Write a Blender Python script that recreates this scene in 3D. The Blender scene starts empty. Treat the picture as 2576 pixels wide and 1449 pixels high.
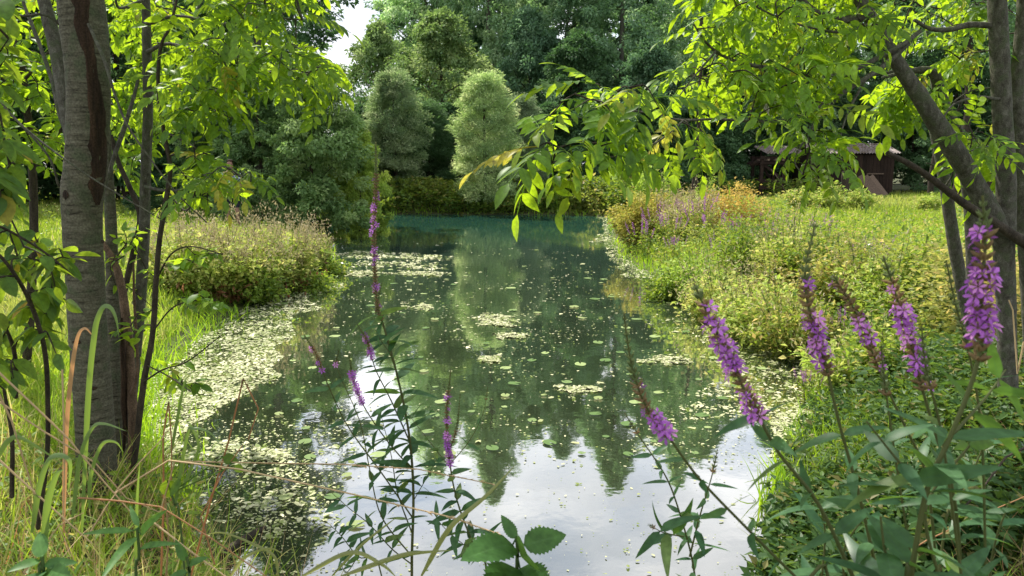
import bpy, math
import numpy as np
from mathutils import Vector, Matrix, Quaternion
rng = np.random.default_rng(11)
PI = math.pi
S = bpy.context.scene
COL = S.collection
# ------------------------------------------------------------------ camera
CAMZ, PITCH, F = 2.2, math.radians(9.6), 26 / 36 * 2576
cam = bpy.data.cameras.new('camera'); camo = bpy.data.objects.new('camera', cam); COL.objects.link(camo)
camo.location = (0, 0, CAMZ); camo.rotation_euler = (PI / 2 - PITCH, 0, 0)
cam.lens = 26; cam.sensor_width = 36; cam.clip_start = 0.05; cam.clip_end = 2000
cam.dof.use_dof = True; cam.dof.focus_distance = 7.0; cam.dof.aperture_fstop = 11
S.camera = camo
SP, CP = math.sin(PITCH), math.cos(PITCH)

def ray(u, v):
    a, b = (u - 1288) / F, (724.5 - v) / F
    return np.array([a, CP + b * SP, -SP + b * CP])
def P(u, v, d):
    r = ray(u, v); return r * (d / r[1]) + np.array([0, 0, CAMZ])
def G(u, v, z=0.0):
    r = ray(u, v); return r * ((z - CAMZ) / r[2]) + np.array([0, 0, CAMZ])
def proj(p):
    p = np.asarray(p, float); q = p - np.array([0, 0, CAMZ])
    zz = q[..., 1] * CP - q[..., 2] * SP; yy = q[..., 1] * SP + q[..., 2] * CP
    return 1288 + F * q[..., 0] / zz, 724.5 - F * yy / zz, zz
def pl(pts, d0, d1=None):
    """pixel polyline -> world polyline at forward distances d0..d1; returns points, radii from pixel widths"""
    d1 = d0 if d1 is None else d1; n = len(pts); out = []; rad = []
    for i, p in enumerate(pts):
        d = d0 + (d1 - d0) * i / max(1, n - 1)
        out.append(P(p[0], p[1], d)); rad.append((p[2] if len(p) > 2 else 6) * d / F / 2 / math.sqrt(1 + ((p[0] - 1288) / F) ** 2))
    return np.array(out), np.array(rad)
def smooth(pts, rad=None, k=6):
    pts = np.asarray(pts, float); n = len(pts)
    if n < 3:
        t = np.linspace(0, 1, k + 1)[:, None]; o = pts[0] + (pts[-1] - pts[0]) * t
        return (o, np.linspace(rad[0], rad[-1], k + 1)) if rad is not None else o
    q = np.vstack([2 * pts[0] - pts[1], pts, 2 * pts[-1] - pts[-2]]); out = []; ro = []
    for i in range(n - 1):
        a, b, c, d = q[i:i + 4]
        for j in range(k):
            t = j / k
            out.append(.5 * (2 * b + (c - a) * t + (2 * a - 5 * b + 4 * c - d) * t * t + (3 * b - 3 * c + d - a) * t ** 3))
            if rad is not None: ro.append(rad[i] * (1 - t) + rad[i + 1] * t)
    out.append(pts[-1]); out = np.array(out)
    if rad is None: return out
    ro.append(rad[-1]); return out, np.array(ro)
def unit(a):
    a = np.asarray(a, float); return a / np.maximum(np.linalg.norm(a, axis=-1, keepdims=True), 1e-9)
def frames(d, n):
    """rotation matrices with y along d, z near n"""
    y = unit(d); x = unit(np.cross(y, n)); z = np.cross(x, y)
    return np.stack([x, y, z], -1)
def rv(n): return rng.normal(size=(n, 3))

# ------------------------------------------------------------------ mesh builder
class MB:
    def __init__(s): s.v = []; s.f = {3: [], 4: []}; s.r = []; s.h = []; s.c = []; s.vein = False; s.m = {3: [], 4: []}; s.n = 0
    def add(s, verts, faces, rnd=.5, hue=0., mat=0, lc=None):
        verts = np.asarray(verts, float).reshape(-1, 3); faces = np.asarray(faces, int)
        k = faces.shape[1]; s.v.append(verts); s.f[k].append(faces + s.n); s.m[k].append(np.full(len(faces), mat))
        s.r.append(np.broadcast_to(np.asarray(rnd, float), (len(verts),))); s.h.append(np.broadcast_to(np.asarray(hue, float), (len(verts),)))
        s.c.append(np.tile([1., .5], (len(verts), 1)) if lc is None else lc); s.vein |= lc is not None
        s.n += len(verts)
    def scatter(s, tpl, pos, R, sc, rnd=None, hue=0., mat=0):
        tv, tf = tpl[0], tpl[1]; pos = np.asarray(pos, float); N = len(pos)
        if N == 0: return
        sc = np.asarray(sc, float)
        if sc.ndim == 1: sc = sc[:, None]
        v = np.einsum('nij,nmj->nmi', R, tv[None] * sc[:, None, :] if sc.shape[1] == 3 else tv[None] * sc[:, :, None]) + pos[:, None]
        m = len(tv); f = (tf[None] + (np.arange(N) * m)[:, None, None]).reshape(-1, tf.shape[1])
        rnd = rng.random(N) if rnd is None else np.broadcast_to(rnd, (N,))
        hue = np.broadcast_to(hue, (N,))
        s.add(v.reshape(-1, 3), f, np.repeat(rnd, m), np.repeat(hue, m), mat, np.tile(tpl[2], (N, 1)) if len(tpl) > 2 else None)
    def tube(s, pts, rad, sides=6, rnd=.5, hue=0., cap=False, mat=0, wob=0.):
        pts = np.asarray(pts, float); n = len(pts); rad = np.broadcast_to(np.asarray(rad, float), (n,))
        t = unit(np.gradient(pts, axis=0)); ref = np.array([0, 0, 1.]) if abs(t[0][2]) < .9 else np.array([0, 1., 0])
        x = unit(np.cross(t[0], ref)); X = []
        for i in range(n):
            x = unit(x - t[i] * np.dot(x, t[i])); X.append(x)
        X = np.array(X); Y = np.cross(t, X); a = np.arange(sides) / sides * 2 * PI
        rr = rad[:, None] * (1 + wob * rng.normal(size=(n, sides))) if wob else np.repeat(rad[:, None], sides, 1)
        v = pts[:, None] + rr[..., None] * (np.cos(a)[None, :, None] * X[:, None] + np.sin(a)[None, :, None] * Y[:, None])
        i = np.arange(n - 1)[:, None] * sides; j = np.arange(sides)[None]; j2 = (j + 1) % sides
        f = np.stack([i + j, i + j2, i + sides + j2, i + sides + j], -1).reshape(-1, 4)
        s.add(v.reshape(-1, 3), f, rnd, hue, mat)
        if cap:
            c = np.vstack([v[-1], pts[-1] + t[-1] * rad[-1] * .3]); s.add(c, np.array([[k, (k + 1) % sides, sides] for k in range(sides)]), rnd, hue, mat)
    def box(s, c, size, R=None, rnd=.5, mat=0):
        h = np.array(size) / 2; v = np.array([[x, y, z] for x in (-1, 1) for y in (-1, 1) for z in (-1, 1)]) * h
        if R is not None: v = v @ np.asarray(R).T
        s.add(v + np.array(c), np.array([[0, 1, 3, 2], [4, 6, 7, 5], [0, 4, 5, 1], [2, 3, 7, 6], [0, 2, 6, 4], [1, 5, 7, 3]]), rnd, 0, mat)
    def beam(s, a, b, w, t, rnd=.5, mat=0):
        a, b = np.array(a, float), np.array(b, float); d = unit(b - a); ref = np.array([0, 1., 0]) if abs(d[1]) < .9 else np.array([1., 0, 0])
        R = np.stack([unit(np.cross(d, ref)), unit(ref - d * np.dot(ref, d)), d], -1); s.box((a + b) / 2, (w, t, np.linalg.norm(b - a)), R, rnd, mat)
    def build(s, name, mats, parent=None, smooth=True, origin=None):
        me = bpy.data.meshes.new(name); v = np.concatenate(s.v)
        if parent is not None: v = v - np.array(parent.location)
        elif origin is not None: v = v - np.array(origin)
        f3 = np.concatenate(s.f[3]) if s.f[3] else np.zeros((0, 3), int); f4 = np.concatenate(s.f[4]) if s.f[4] else np.zeros((0, 4), int)
        mi = np.concatenate([np.concatenate(s.m[k]) if s.m[k] else np.zeros(0, int) for k in (3, 4)])
        li = np.concatenate([f3.ravel(), f4.ravel()]).astype(np.int32)
        tot = np.concatenate([np.full(len(f3), 3), np.full(len(f4), 4)]).astype(np.int32); st = np.concatenate([[0], np.cumsum(tot)[:-1]]).astype(np.int32)
        me.vertices.add(len(v)); me.vertices.foreach_set('co', v.astype(np.float32).ravel())
        me.loops.add(len(li)); me.loops.foreach_set('vertex_index', li)
        me.polygons.add(len(tot)); me.polygons.foreach_set('loop_start', st); me.polygons.foreach_set('loop_total', tot)
        for m in (mats if isinstance(mats, (list, tuple)) else [mats]): me.materials.append(m)
        me.polygons.foreach_set('material_index', mi.astype(np.int32))
        me.polygons.foreach_set('use_smooth', np.full(len(tot), smooth))
        for nm, arr in (('rnd', s.r), ('hue', s.h)):
            me.attributes.new(nm, 'FLOAT', 'POINT').data.foreach_set('value', np.concatenate(arr).astype(np.float32))
        if s.vein: me.attributes.new('vein', 'FLOAT2', 'POINT').data.foreach_set('vector', np.concatenate(s.c).astype(np.float32).ravel())
        me.update(calc_edges=True)
        o = bpy.data.objects.new(name, me); COL.objects.link(o)
        if parent is not None: o.parent = parent
        elif origin is not None: o.location = origin
        return o

def thing(name, label, cat, loc=(0, 0, 0), group=None):
    o = bpy.data.objects.new(name, None); COL.objects.link(o); o.location = loc; o.empty_display_size = .1
    o['label'] = label; o['category'] = cat
    if group: o['group'] = group
    return o
def tag(o, label, cat, group=None):
    o['label'] = label; o['category'] = cat
    if group: o['group'] = group
    return o
def stuff(o, label, cat): o['kind'] = 'stuff'; o['label'] = label; o['category'] = cat; return o
def struct(o): o['kind'] = 'structure'; return o
def dup(root, loc, rz, sc, label, group=None, color=None):
    r = root.copy(); COL.objects.link(r); r.location = loc; r.rotation_euler = (0, 0, rz); r.scale = sc
    r['label'] = label
    if group: r['group'] = group
    elif 'group' in r: del r['group']
    for ch in list(root.children):
        c = ch.copy(); COL.objects.link(c); c.parent = r
        if color is not None: c.color = color
        for g in ch.children:
            d = g.copy(); COL.objects.link(d); d.parent = c
    return r

# ------------------------------------------------------------------ materials
def nodes(name):
    m = bpy.data.materials.new(name); m.use_nodes = True; nt = m.node_tree; nt.nodes.clear()
    return m, nt, nt.nodes, nt.links
def N(nt, t, **kw):
    n = nt.nodes.new(t)
    for k, v in kw.items():
        if k in n.inputs.keys(): n.inputs[k].default_value = v
        else: setattr(n, k, v)
    return n
def ramp(nt, fac, stops):
    r = nt.nodes.new('ShaderNodeValToRGB'); e = r.color_ramp.elements
    while len(e) < len(stops): e.new(.5)
    for i, (p, c) in enumerate(stops): e[i].position = p; e[i].color = (*c, 1)
    nt.links.new(fac, r.inputs[0]); return r
def leaf_mat(name, c0, c1, alt, tr, gloss=.06, rough=.4, objcol=False, tgain=1.0, veins=0):
    """leaf blade: c0..c1 per leaf, alt = second hue, tr = colour of the light that passes through"""
    m, nt, ns, L = nodes(name)
    ar = N(nt, 'ShaderNodeAttribute', attribute_name='rnd'); ah = N(nt, 'ShaderNodeAttribute', attribute_name='hue')
    r = ramp(nt, ar.outputs['Fac'], [(0, c0), (1, c1)])
    mx = N(nt, 'ShaderNodeMixRGB', Color2=(*alt, 1)); L.new(ah.outputs['Fac'], mx.inputs[0]); L.new(r.outputs[0], mx.inputs[1])
    rt = ramp(nt, ar.outputs['Fac'], [(0, tuple(x * .7 for x in tr)), (1, tuple(x * 1.25 for x in tr))])
    mt = N(nt, 'ShaderNodeMixRGB', Color2=(*[a * 1.6 * tgain for a in alt], 1)); L.new(ah.outputs['Fac'], mt.inputs[0]); L.new(rt.outputs[0], mt.inputs[1])
    a, b = mx.outputs[0], mt.outputs[0]
    if objcol:
        oi = N(nt, 'ShaderNodeObjectInfo')
        for k in (0, 1):
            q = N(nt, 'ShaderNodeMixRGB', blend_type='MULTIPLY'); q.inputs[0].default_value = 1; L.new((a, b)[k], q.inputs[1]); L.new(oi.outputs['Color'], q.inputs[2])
            if k == 0: a2 = q.outputs[0]
            else: b2 = q.outputs[0]
        a, b = a2, b2
    if veins:
        av = N(nt, 'ShaderNodeAttribute', attribute_name='vein'); sp = N(nt, 'ShaderNodeSeparateXYZ'); L.new(av.outputs['Vector'], sp.inputs[0]); ab = N(nt, 'ShaderNodeMath', operation='ABSOLUTE'); L.new(sp.outputs[0], ab.inputs[0])
        mi = ramp(nt, ab.outputs[0], [(.0, (1, 1, 1)), (.10, (0, 0, 0))]); dg = N(nt, 'ShaderNodeMath', operation='MULTIPLY_ADD'); L.new(ab.outputs[0], dg.inputs[0]); dg.inputs[1].default_value = -.22; L.new(sp.outputs[1], dg.inputs[2])
        sn = N(nt, 'ShaderNodeMath', operation='MULTIPLY'); L.new(dg.outputs[0], sn.inputs[0]); sn.inputs[1].default_value = veins; fc = N(nt, 'ShaderNodeMath', operation='FRACT'); L.new(sn.outputs[0], fc.inputs[0]); vr = ramp(nt, fc.outputs[0], [(.0, (.55, .55, .55)), (.16, (0, 0, 0))])
        mxv = N(nt, 'ShaderNodeMixRGB', blend_type='LIGHTEN'); mxv.inputs[0].default_value = 1; L.new(mi.outputs[0], mxv.inputs[1]); L.new(vr.outputs[0], mxv.inputs[2])
        tc = N(nt, 'ShaderNodeTexCoord'); bl = N(nt, 'ShaderNodeTexNoise', Scale=60., Detail=3.); L.new(tc.outputs['Object'], bl.inputs['Vector']); br = ramp(nt, bl.outputs['Fac'], [(.3, (.75, .75, .75)), (.7, (1.25, 1.25, 1.25))])
        nw = []
        for k, src in enumerate((a, b)):
            q = N(nt, 'ShaderNodeMixRGB', blend_type='MULTIPLY'); q.inputs[0].default_value = 1; L.new(src, q.inputs[1]); L.new(br.outputs[0], q.inputs[2])
            w = N(nt, 'ShaderNodeMixRGB', blend_type='MULTIPLY'); L.new(mxv.outputs[0], w.inputs[0]); L.new(q.outputs[0], w.inputs[1]); w.inputs[2].default_value = ((1.7, 1.5, 1.6, 1), (.5, .55, .5, 1))[k]; nw.append(w.outputs[0])
        a, b = nw
    d = N(nt, 'ShaderNodeBsdfDiffuse'); L.new(a, d.inputs[0]); t = N(nt, 'ShaderNodeBsdfTranslucent'); L.new(b, t.inputs[0])
    ad = N(nt, 'ShaderNodeAddShader'); L.new(d.outputs[0], ad.inputs[0]); L.new(t.outputs[0], ad.inputs[1])
    g = N(nt, 'ShaderNodeBsdfGlossy', Roughness=rough); mxs = N(nt, 'ShaderNodeMixShader')
    fr = N(nt, 'ShaderNodeLayerWeight', Blend=.25); mul = N(nt, 'ShaderNodeMath', operation='MULTIPLY_ADD'); L.new(fr.outputs['Fresnel'], mul.inputs[0]); mul.inputs[1].default_value = gloss * 2; mul.inputs[2].default_value = gloss * .3
    L.new(mul.outputs[0], mxs.inputs[0]); L.new(ad.outputs[0], mxs.inputs[1]); L.new(g.outputs[0], mxs.inputs[2])
    o = N(nt, 'ShaderNodeOutputMaterial'); L.new(mxs.outputs[0], o.inputs[0]); return m
def rough_mat(name, stops, scale=8., stretch=(1, 1, 1), bump=.3, rough=.9, detail=6, dist=.02, coord='Object', second=None):
    m, nt, ns, L = nodes(name)
    tc = N(nt, 'ShaderNodeTexCoord'); mp = N(nt, 'ShaderNodeMapping'); mp.inputs['Scale'].default_value = stretch; L.new(tc.outputs[coord], mp.inputs[0])
    nz = N(nt, 'ShaderNodeTexNoise', Scale=scale, Detail=detail, Roughness=.65); L.new(mp.outputs[0], nz.inputs['Vector'])
    r = ramp(nt, nz.outputs['Fac'], stops); col = r.outputs[0]
    if second:
        n2 = N(nt, 'ShaderNodeTexNoise', Scale=second[0], Detail=3.); L.new(tc.outputs[coord], n2.inputs['Vector'])
        r2 = ramp(nt, n2.outputs['Fac'], [(second[1], (0, 0, 0)), (second[2], (1, 1, 1))])
        q = N(nt, 'ShaderNodeMixRGB', Color2=(*second[3], 1)); L.new(r2.outputs[0], q.inputs[0]); L.new(col, q.inputs[1]); col = q.outputs[0]
    gn = N(nt, 'ShaderNodeTexNoise', Scale=scale * 5.5, Detail=3.); L.new(tc.outputs[coord], gn.inputs['Vector']); gr = ramp(nt, gn.outputs['Fac'], [(.3, (.6, .6, .6)), (.7, (1.35, 1.35, 1.35))])
    gq = N(nt, 'ShaderNodeMixRGB', blend_type='MULTIPLY'); gq.inputs[0].default_value = 1; L.new(col, gq.inputs[1]); L.new(gr.outputs[0], gq.inputs[2]); col = gq.outputs[0]
    ar = N(nt, 'ShaderNodeAttribute', attribute_name='rnd'); hv = N(nt, 'ShaderNodeHueSaturation'); L.new(col, hv.inputs['Color'])
    mr = N(nt, 'ShaderNodeMapRange'); L.new(ar.outputs['Fac'], mr.inputs[0]); mr.inputs[3].default_value = .6; mr.inputs[4].default_value = 1.4; L.new(mr.outputs[0], hv.inputs['Value'])
    b = N(nt, 'ShaderNodeBsdfPrincipled', Roughness=rough); b.inputs['Specular IOR Level'].default_value = .25; L.new(hv.outputs[0], b.inputs['Base Color'])
    bp = N(nt, 'ShaderNodeBump', Strength=bump, Distance=dist); L.new(nz.outputs['Fac'], bp.inputs['Height']); L.new(bp.outputs[0], b.inputs['Normal'])
    o = N(nt, 'ShaderNodeOutputMaterial'); L.new(b.outputs[0], o.inputs[0]); return m

M = {}
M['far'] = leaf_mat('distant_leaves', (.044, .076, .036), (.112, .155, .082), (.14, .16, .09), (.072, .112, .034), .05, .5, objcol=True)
M['near'] = leaf_mat('ash_leaves', (.028, .068, .010), (.060, .115, .016), (.20, .18, .02), (.265, .38, .010), .05, .4, veins=9)
M['shade'] = leaf_mat('broad_leaves', (.022, .058, .011), (.045, .095, .017), (.22, .15, .02), (.16, .22, .010), .04, .42, veins=9)
M['grass'] = leaf_mat('grass_blades', (.08, .145, .014), (.16, .24, .03), (.30, .25, .10), (.21, .28, .016), .05, .45)
M['blade'] = leaf_mat('reed_blades', (.055, .095, .03), (.10, .15, .055), (.28, .2, .09), (.13, .19, .02), .09, .35)
M['herb'] = leaf_mat('herb_leaves', (.035, .08, .015), (.12, .175, .03), (.30, .22, .08), (.17, .23, .018), .05, .45)
M['shaded_herb'] = leaf_mat('shade_painted_herb_leaves', (.026, .062, .018), (.085, .135, .03), (.2, .15, .06), (.09, .145, .016), .05, .45)  # darker version of the herb leaves, shade painted into the colour
M['strife'] = leaf_mat('loosestrife_leaves', (.022, .062, .028), (.045, .095, .042), (.12, .16, .04), (.08, .15, .014), .045, .42, veins=10)
M['nettle'] = leaf_mat('nettle_leaves', (.03, .08, .022), (.05, .11, .03), (.13, .16, .03), (.09, .17, .014), .05, .4, veins=11)
M['petal'] = leaf_mat('purple_petals', (.24, .065, .31), (.42, .16, .48), (.50, .24, .42), (.13, .03, .18), .03, .5)
M['bud'] = leaf_mat('flower_buds', (.085, .115, .04), (.15, .18, .07), (.19, .095, .06), (.03, .05, .01), .02, .6)
M['straw'] = leaf_mat('dry_straw', (.28, .19, .09), (.50, .38, .21), (.20, .09, .035), (.12, .08, .03), .06, .5)
M['stem'] = leaf_mat('green_stem', (.05, .09, .028), (.09, .13, .04), (.12, .06, .03), (.01, .02, .004), .05, .5)
M['weed'] = leaf_mat('floating_weed', (.21, .25, .09), (.60, .58, .38), (.13, .18, .035), (.02, .03, .01), .06, .35)
M['bark'] = rough_mat('grey_bark', [(.3, (.035, .03, .022)), (.55, (.10, .096, .075)), (.75, (.19, .18, .15))], 34, (1, 1, .6), .5, second=(19, .5, .64, (.075, .085, .05)))
M['birch'] = rough_mat('birch_bark', [(.34, (.018, .015, .010)), (.40, (.072, .066, .045)), (.7, (.155, .145, .105))], 16, (.45, .45, 3.6), .3, second=(11, .5, .66, (.075, .085, .05)))
M['red'] = rough_mat('reddish_bark', [(.3, (.06, .04, .028)), (.7, (.20, .13, .085))], 22, (1, 1, .4), .5)
M['dark'] = rough_mat('dark_bark', [(.3, (.018, .014, .01)), (.7, (.075, .06, .042))], 25, (1, 1, .35), .7)
M['scar'] = rough_mat('dead_bark', [(.3, (.012, .008, .006)), (.6, (.06, .035, .022)), (.8, (.13, .08, .05))], 18, (1.5, 1.5, .12), 1.0, dist=.04)
M['wood'] = rough_mat('weathered_wood', [(.3, (.012, .007, .005)), (.7, (.042, .025, .018))], 10, (6, 6, .6), .4)
M['board'] = rough_mat('grey_board', [(.3, (.09, .06, .045)), (.7, (.22, .16, .12))], 10, (6, 6, .6), .4)
M['roof'] = rough_mat('corrugated_sheet', [(.3, (.11, .085, .078)), (.7, (.26, .215, .20))], 3, (1, 1, 1), .1, rough=.6, second=(5, .5, .62, (.10, .075, .05)))
# ------------------------------------------------------------------ leaf and flower templates (y = along, z = up)
def leaf_tpl(n=4, wid=.4, fold=.12, droop=.18, peak=.42, serr=0., ripple=0.):
    v = []; f = []; c = []
    for i in range(n + 1):
        t = i / n; w = wid / 2 * max(.015, (math.sin(PI * t ** (math.log(.5) / math.log(peak)))) ** .8)
        if serr and i % 2: w *= 1 - serr
        z = -droop * t * t; zr = ripple * math.sin(i * 2.1)
        v += [(-w, t, z + fold * w * 2 + zr), (0, t, z), (w, t, z + fold * w * 2 - zr)]; c += [(-1, t), (0, t), (1, t)]
        if i: k = 3 * i; f += [(k - 3, k - 2, k + 1, k), (k - 2, k - 1, k + 2, k + 1)]
    return np.array(v), np.array(f), np.array(c, float)
def blade_tpl(n=5, wid=.02, bend=.5):
    v = []; f = []; p = np.zeros(2)
    for i in range(n + 1):
        t = i / n; a = bend * t * 1.6; w = wid * (1 - t ** 1.8) / 2 + .0005
        v += [(-w, p[0], p[1]), (w, p[0], p[1])]
        if i: k = 2 * i; f.append((k - 2, k - 1, k + 1, k))
        p = p + np.array([math.sin(a), math.cos(a)]) / n
    return np.array(v), np.array(f)
QL = (np.array([[0, 0, 0], [.3, .45, .1], [0, 1, -.08], [-.3, .45, .1]]), np.array([[0, 1, 2, 3]]))
QN = (np.array([[0, 0, 0], [.13, .5, .04], [0, 1, -.15], [-.13, .5, .04]]), np.array([[0, 1, 2, 3]]))
HEX = (np.array([[math.cos(a), math.sin(a), 0] for a in np.arange(6) * PI / 3]) * .5, np.array([[0, 1, 2, 3], [0, 3, 4, 5]]))
LEAF = leaf_tpl(4, .42); OVATE = leaf_tpl(5, .62, .1, .15, .4); LANCE = leaf_tpl(6, .22, .1, .3, .3); SERR = leaf_tpl(22, .5, .14, .22, .36, .16)
def merge(parts):
    v = []; f = []; c = []; n = 0
    for a, b, *q in parts: v.append(a); f.append(b + n); c.append(q[0] if q else np.tile([1., .5], (len(a), 1))); n += len(a)
    return np.concatenate(v), np.concatenate(f), np.concatenate(c)
def xf(t, pos, d, n, s):
    R = frames(np.array([d], float), np.array([n], float))[0]; return (t[0] * s) @ R.T + np.array(pos), *t[1:]
def pinnate(seed, pairs=4, ll=.34, curve=.35, wid=1.):
    r = np.random.default_rng(seed); parts = []
    t = np.linspace(0, 1, 6); pts = np.stack([np.zeros(6), t, -curve * t * t], -1)
    m = MB(); m.tube(pts, np.linspace(.012, .006, 6), 3); parts.append((np.concatenate(m.v), np.concatenate(m.f[4])))
    for k in range(pairs):
        u = .28 + .62 * k / pairs
        for sgn in (-1, 1):
            b = np.array([0, u, -curve * u * u]); d = np.array([sgn * (.95 - .1 * k / pairs), .45 + .1 * k / pairs, -.25 - .25 * r.random()]) + r.normal(size=3) * .12
            parts.append(xf(leaf_tpl(4, .4 * wid, .12, .2), b, d, np.array([sgn * .1, .1, 1]) + r.normal(size=3) * .25, ll * (.85 + .3 * r.random()) * (.8 if k == 0 else 1)))
    parts.append(xf(LEAF, [0, 1, -curve], [.1 * r.normal(), .8, -.6], [0, .3, 1], ll * 1.1))
    return merge(parts)
PIN = [pinnate(i, 3 + i % 2 + (i > 3)) for i in range(6)]
def flower_tpl():
    parts = []
    for k in range(6):
        a = k * PI / 3 + .2; d = np.array([math.cos(a), math.sin(a), .35 + .3 * math.sin(3 * k)]); t = leaf_tpl(3, .42, .06, .2, .62)
        parts.append(xf(t, d * .1, d, [-.3 * math.cos(a), -.3 * math.sin(a), 1], 1.0))
    return merge(parts)
FLOW = flower_tpl()
BUDT = (np.array([[.5, 0, 0], [0, .5, 0], [-.5, 0, 0], [0, -.5, 0], [.34, 0, .6], [0, .34, .6], [-.34, 0, .6], [0, -.34, .6], [0, 0, 1.]]),
        np.array([[0, 1, 5, 4], [1, 2, 6, 5], [2, 3, 7, 6], [3, 0, 4, 7], [4, 5, 8, 8], [5, 6, 8, 8], [6, 7, 8, 8], [7, 4, 8, 8]])[:4])
BUDC = (BUDT[0], np.array([[4, 5, 8], [5, 6, 8], [6, 7, 8], [7, 4, 8]]))

def chip(seed):
    r = np.random.default_rng(seed); a = np.arange(6) * PI / 3 + r.normal(size=6) * .2; q = r.uniform(.25, .62, 6); return np.stack([np.cos(a) * q, np.sin(a) * q, r.normal(size=6) * .04], -1), HEX[1]
CHIP = [chip(k) for k in range(5)]
def chips(mb, pos, R, sc, rnd, hue):
    w = rng.integers(0, 5, len(pos))
    for q in range(5): e = w == q; mb.scatter(CHIP[q], pos[e], R[e], sc[e], rnd[e], hue[e])
# ------------------------------------------------------------------ pond outline and terrain
SH = [(1400, 1700), (1000, 1640), (700, 1530), (560, 1449), (470, 1300), (400, 1210), (355, 1150), (365, 1050), (380, 950), (470, 868), (600, 785), (720, 715), (800, 668), (835, 640), (812, 590), (800, 562),
      (840, 552), (900, 543), (1040, 538), (1200, 540), (1400, 540), (1535, 545), (1545, 590), (1560, 640), (1620, 678), (1700, 718), (1790, 770), (1870, 810), (2000, 870), (2080, 945), (2085, 1000), (2050, 1060), (2025, 1110), (1980, 1200), (1945, 1280), (1925, 1400), (1880, 1600)]
POLY = np.array([G(u, v)[:2] for u, v in SH])
def sdist(x, y):
    """signed distance to the shoreline, positive on land"""
    x = np.asarray(x, float); y = np.asarray(y, float); p = np.stack([x.ravel(), y.ravel()], -1); best = np.full(len(p), 1e9); ins = np.zeros(len(p), bool); n = len(POLY)
    for i in range(n):
        a, b = POLY[i], POLY[(i + 1) % n]; e = b - a; w = p - a
        t = np.clip((w @ e) / (e @ e), 0, 1); best = np.minimum(best, np.hypot(*(w - t[:, None] * e).T))
        c = ((a[1] > p[:, 1]) != (b[1] > p[:, 1])) & (p[:, 0] < (b[0] - a[0]) * (p[:, 1] - a[1]) / (b[1] - a[1] + 1e-12) + a[0]); ins ^= c
    return np.where(ins, -best, best).reshape(x.shape)
def sstep(a, b, x): t = np.clip((x - a) / (b - a), 0, 1); return t * t * (3 - 2 * t)
def vnoise(x, y, s, seed=0):
    x = np.asarray(x) * s; y = np.asarray(y) * s; xi = np.floor(x); yi = np.floor(y)
    def h(a, b): q = np.sin(a * 127.1 + b * 311.7 + seed * 74.7) * 43758.5453; return q - np.floor(q)
    fx = x - xi; fy = y - yi; fx = fx * fx * (3 - 2 * fx); fy = fy * fy * (3 - 2 * fy)
    return (h(xi, yi) * (1 - fx) + h(xi + 1, yi) * fx) * (1 - fy) + (h(xi, yi + 1) * (1 - fx) + h(xi + 1, yi + 1) * fx) * fy
def land(x, y):
    s = sdist(x, y); z = np.where(s > 0, .42 * sstep(0, 1.3, s) + .08 * sstep(1, 6, s), -.7 * sstep(0, 1.6, -s))
    z = z + np.where(s > 0, .10 * (vnoise(x, y, .6) - .5) * sstep(.2, 2, s), 0) + .15 * sstep(3.2, .5, np.asarray(y)) * (s > 0) * sstep(0, .8, s)
    return z
def axis(lo, a, b, hi, step):
    core = np.arange(a, b + step / 2, step); g = np.array([1.5, 4, 9, 18, 40, 90, 200, 500, 900.])
    return np.concatenate([(a - g[a - g > lo])[::-1], core, b + g[b + g < hi]])
gx = axis(-900, -14, 14, 900, .25); gy = axis(-200, -2, 44, 1500, .25)
X, Y = np.meshgrid(gx, gy); Z = land(X, Y)
mb = MB(); nx, ny = len(gx), len(gy); i = np.arange(ny - 1)[:, None] * nx; j = np.arange(nx - 1)[None]
mb.add(np.stack([X, Y, Z], -1).reshape(-1, 3), np.stack([i + j, i + j + 1, i + nx + j + 1, i + nx + j], -1).reshape(-1, 4))
M['soil'] = rough_mat('meadow_soil', [(.3, (.035, .032, .014)), (.5, (.06, .075, .02)), (.7, (.10, .085, .045))], 3, (1, 1, 1), .6)
struct(mb.build('ground', M['soil']))

# water: one sheet under the bank edges
m, nt, ns, L = nodes('pond_water')
tc = N(nt, 'ShaderNodeTexCoord'); sx = N(nt, 'ShaderNodeSeparateXYZ'); L.new(tc.outputs['Object'], sx.inputs[0])
nz = N(nt, 'ShaderNodeTexNoise', Scale=.35, Detail=4.); L.new(tc.outputs['Object'], nz.inputs['Vector'])
ad = N(nt, 'ShaderNodeMath', operation='MULTIPLY_ADD'); L.new(nz.outputs['Fac'], ad.inputs[0]); ad.inputs[1].default_value = 5; L.new(sx.outputs['Y'], ad.inputs[2])
mr = N(nt, 'ShaderNodeMapRange'); L.new(ad.outputs[0], mr.inputs[0]); mr.inputs[1].default_value = 4; mr.inputs[2].default_value = 34
rp = ramp(nt, mr.outputs[0], [(0, (.036, .034, .018)), (.2, (.038, .054, .028)), (.58, (.036, .066, .046)), (.76, (.022, .074, .052)), (1, (.018, .064, .047))])
w = N(nt, 'ShaderNodeBsdfDiffuse'); L.new(rp.outputs[0], w.inputs[0])
g = N(nt, 'ShaderNodeBsdfGlossy', Roughness=.03); g.inputs[0].default_value = (1, 1, 1, 1)
n2 = N(nt, 'ShaderNodeTexNoise', Scale=5., Detail=3.); L.new(tc.outputs['Object'], n2.inputs['Vector'])
bp = N(nt, 'ShaderNodeBump', Strength=.09, Distance=.012); L.new(n2.outputs['Fac'], bp.inputs['Height']); L.new(bp.outputs[0], g.inputs['Normal'])
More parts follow.
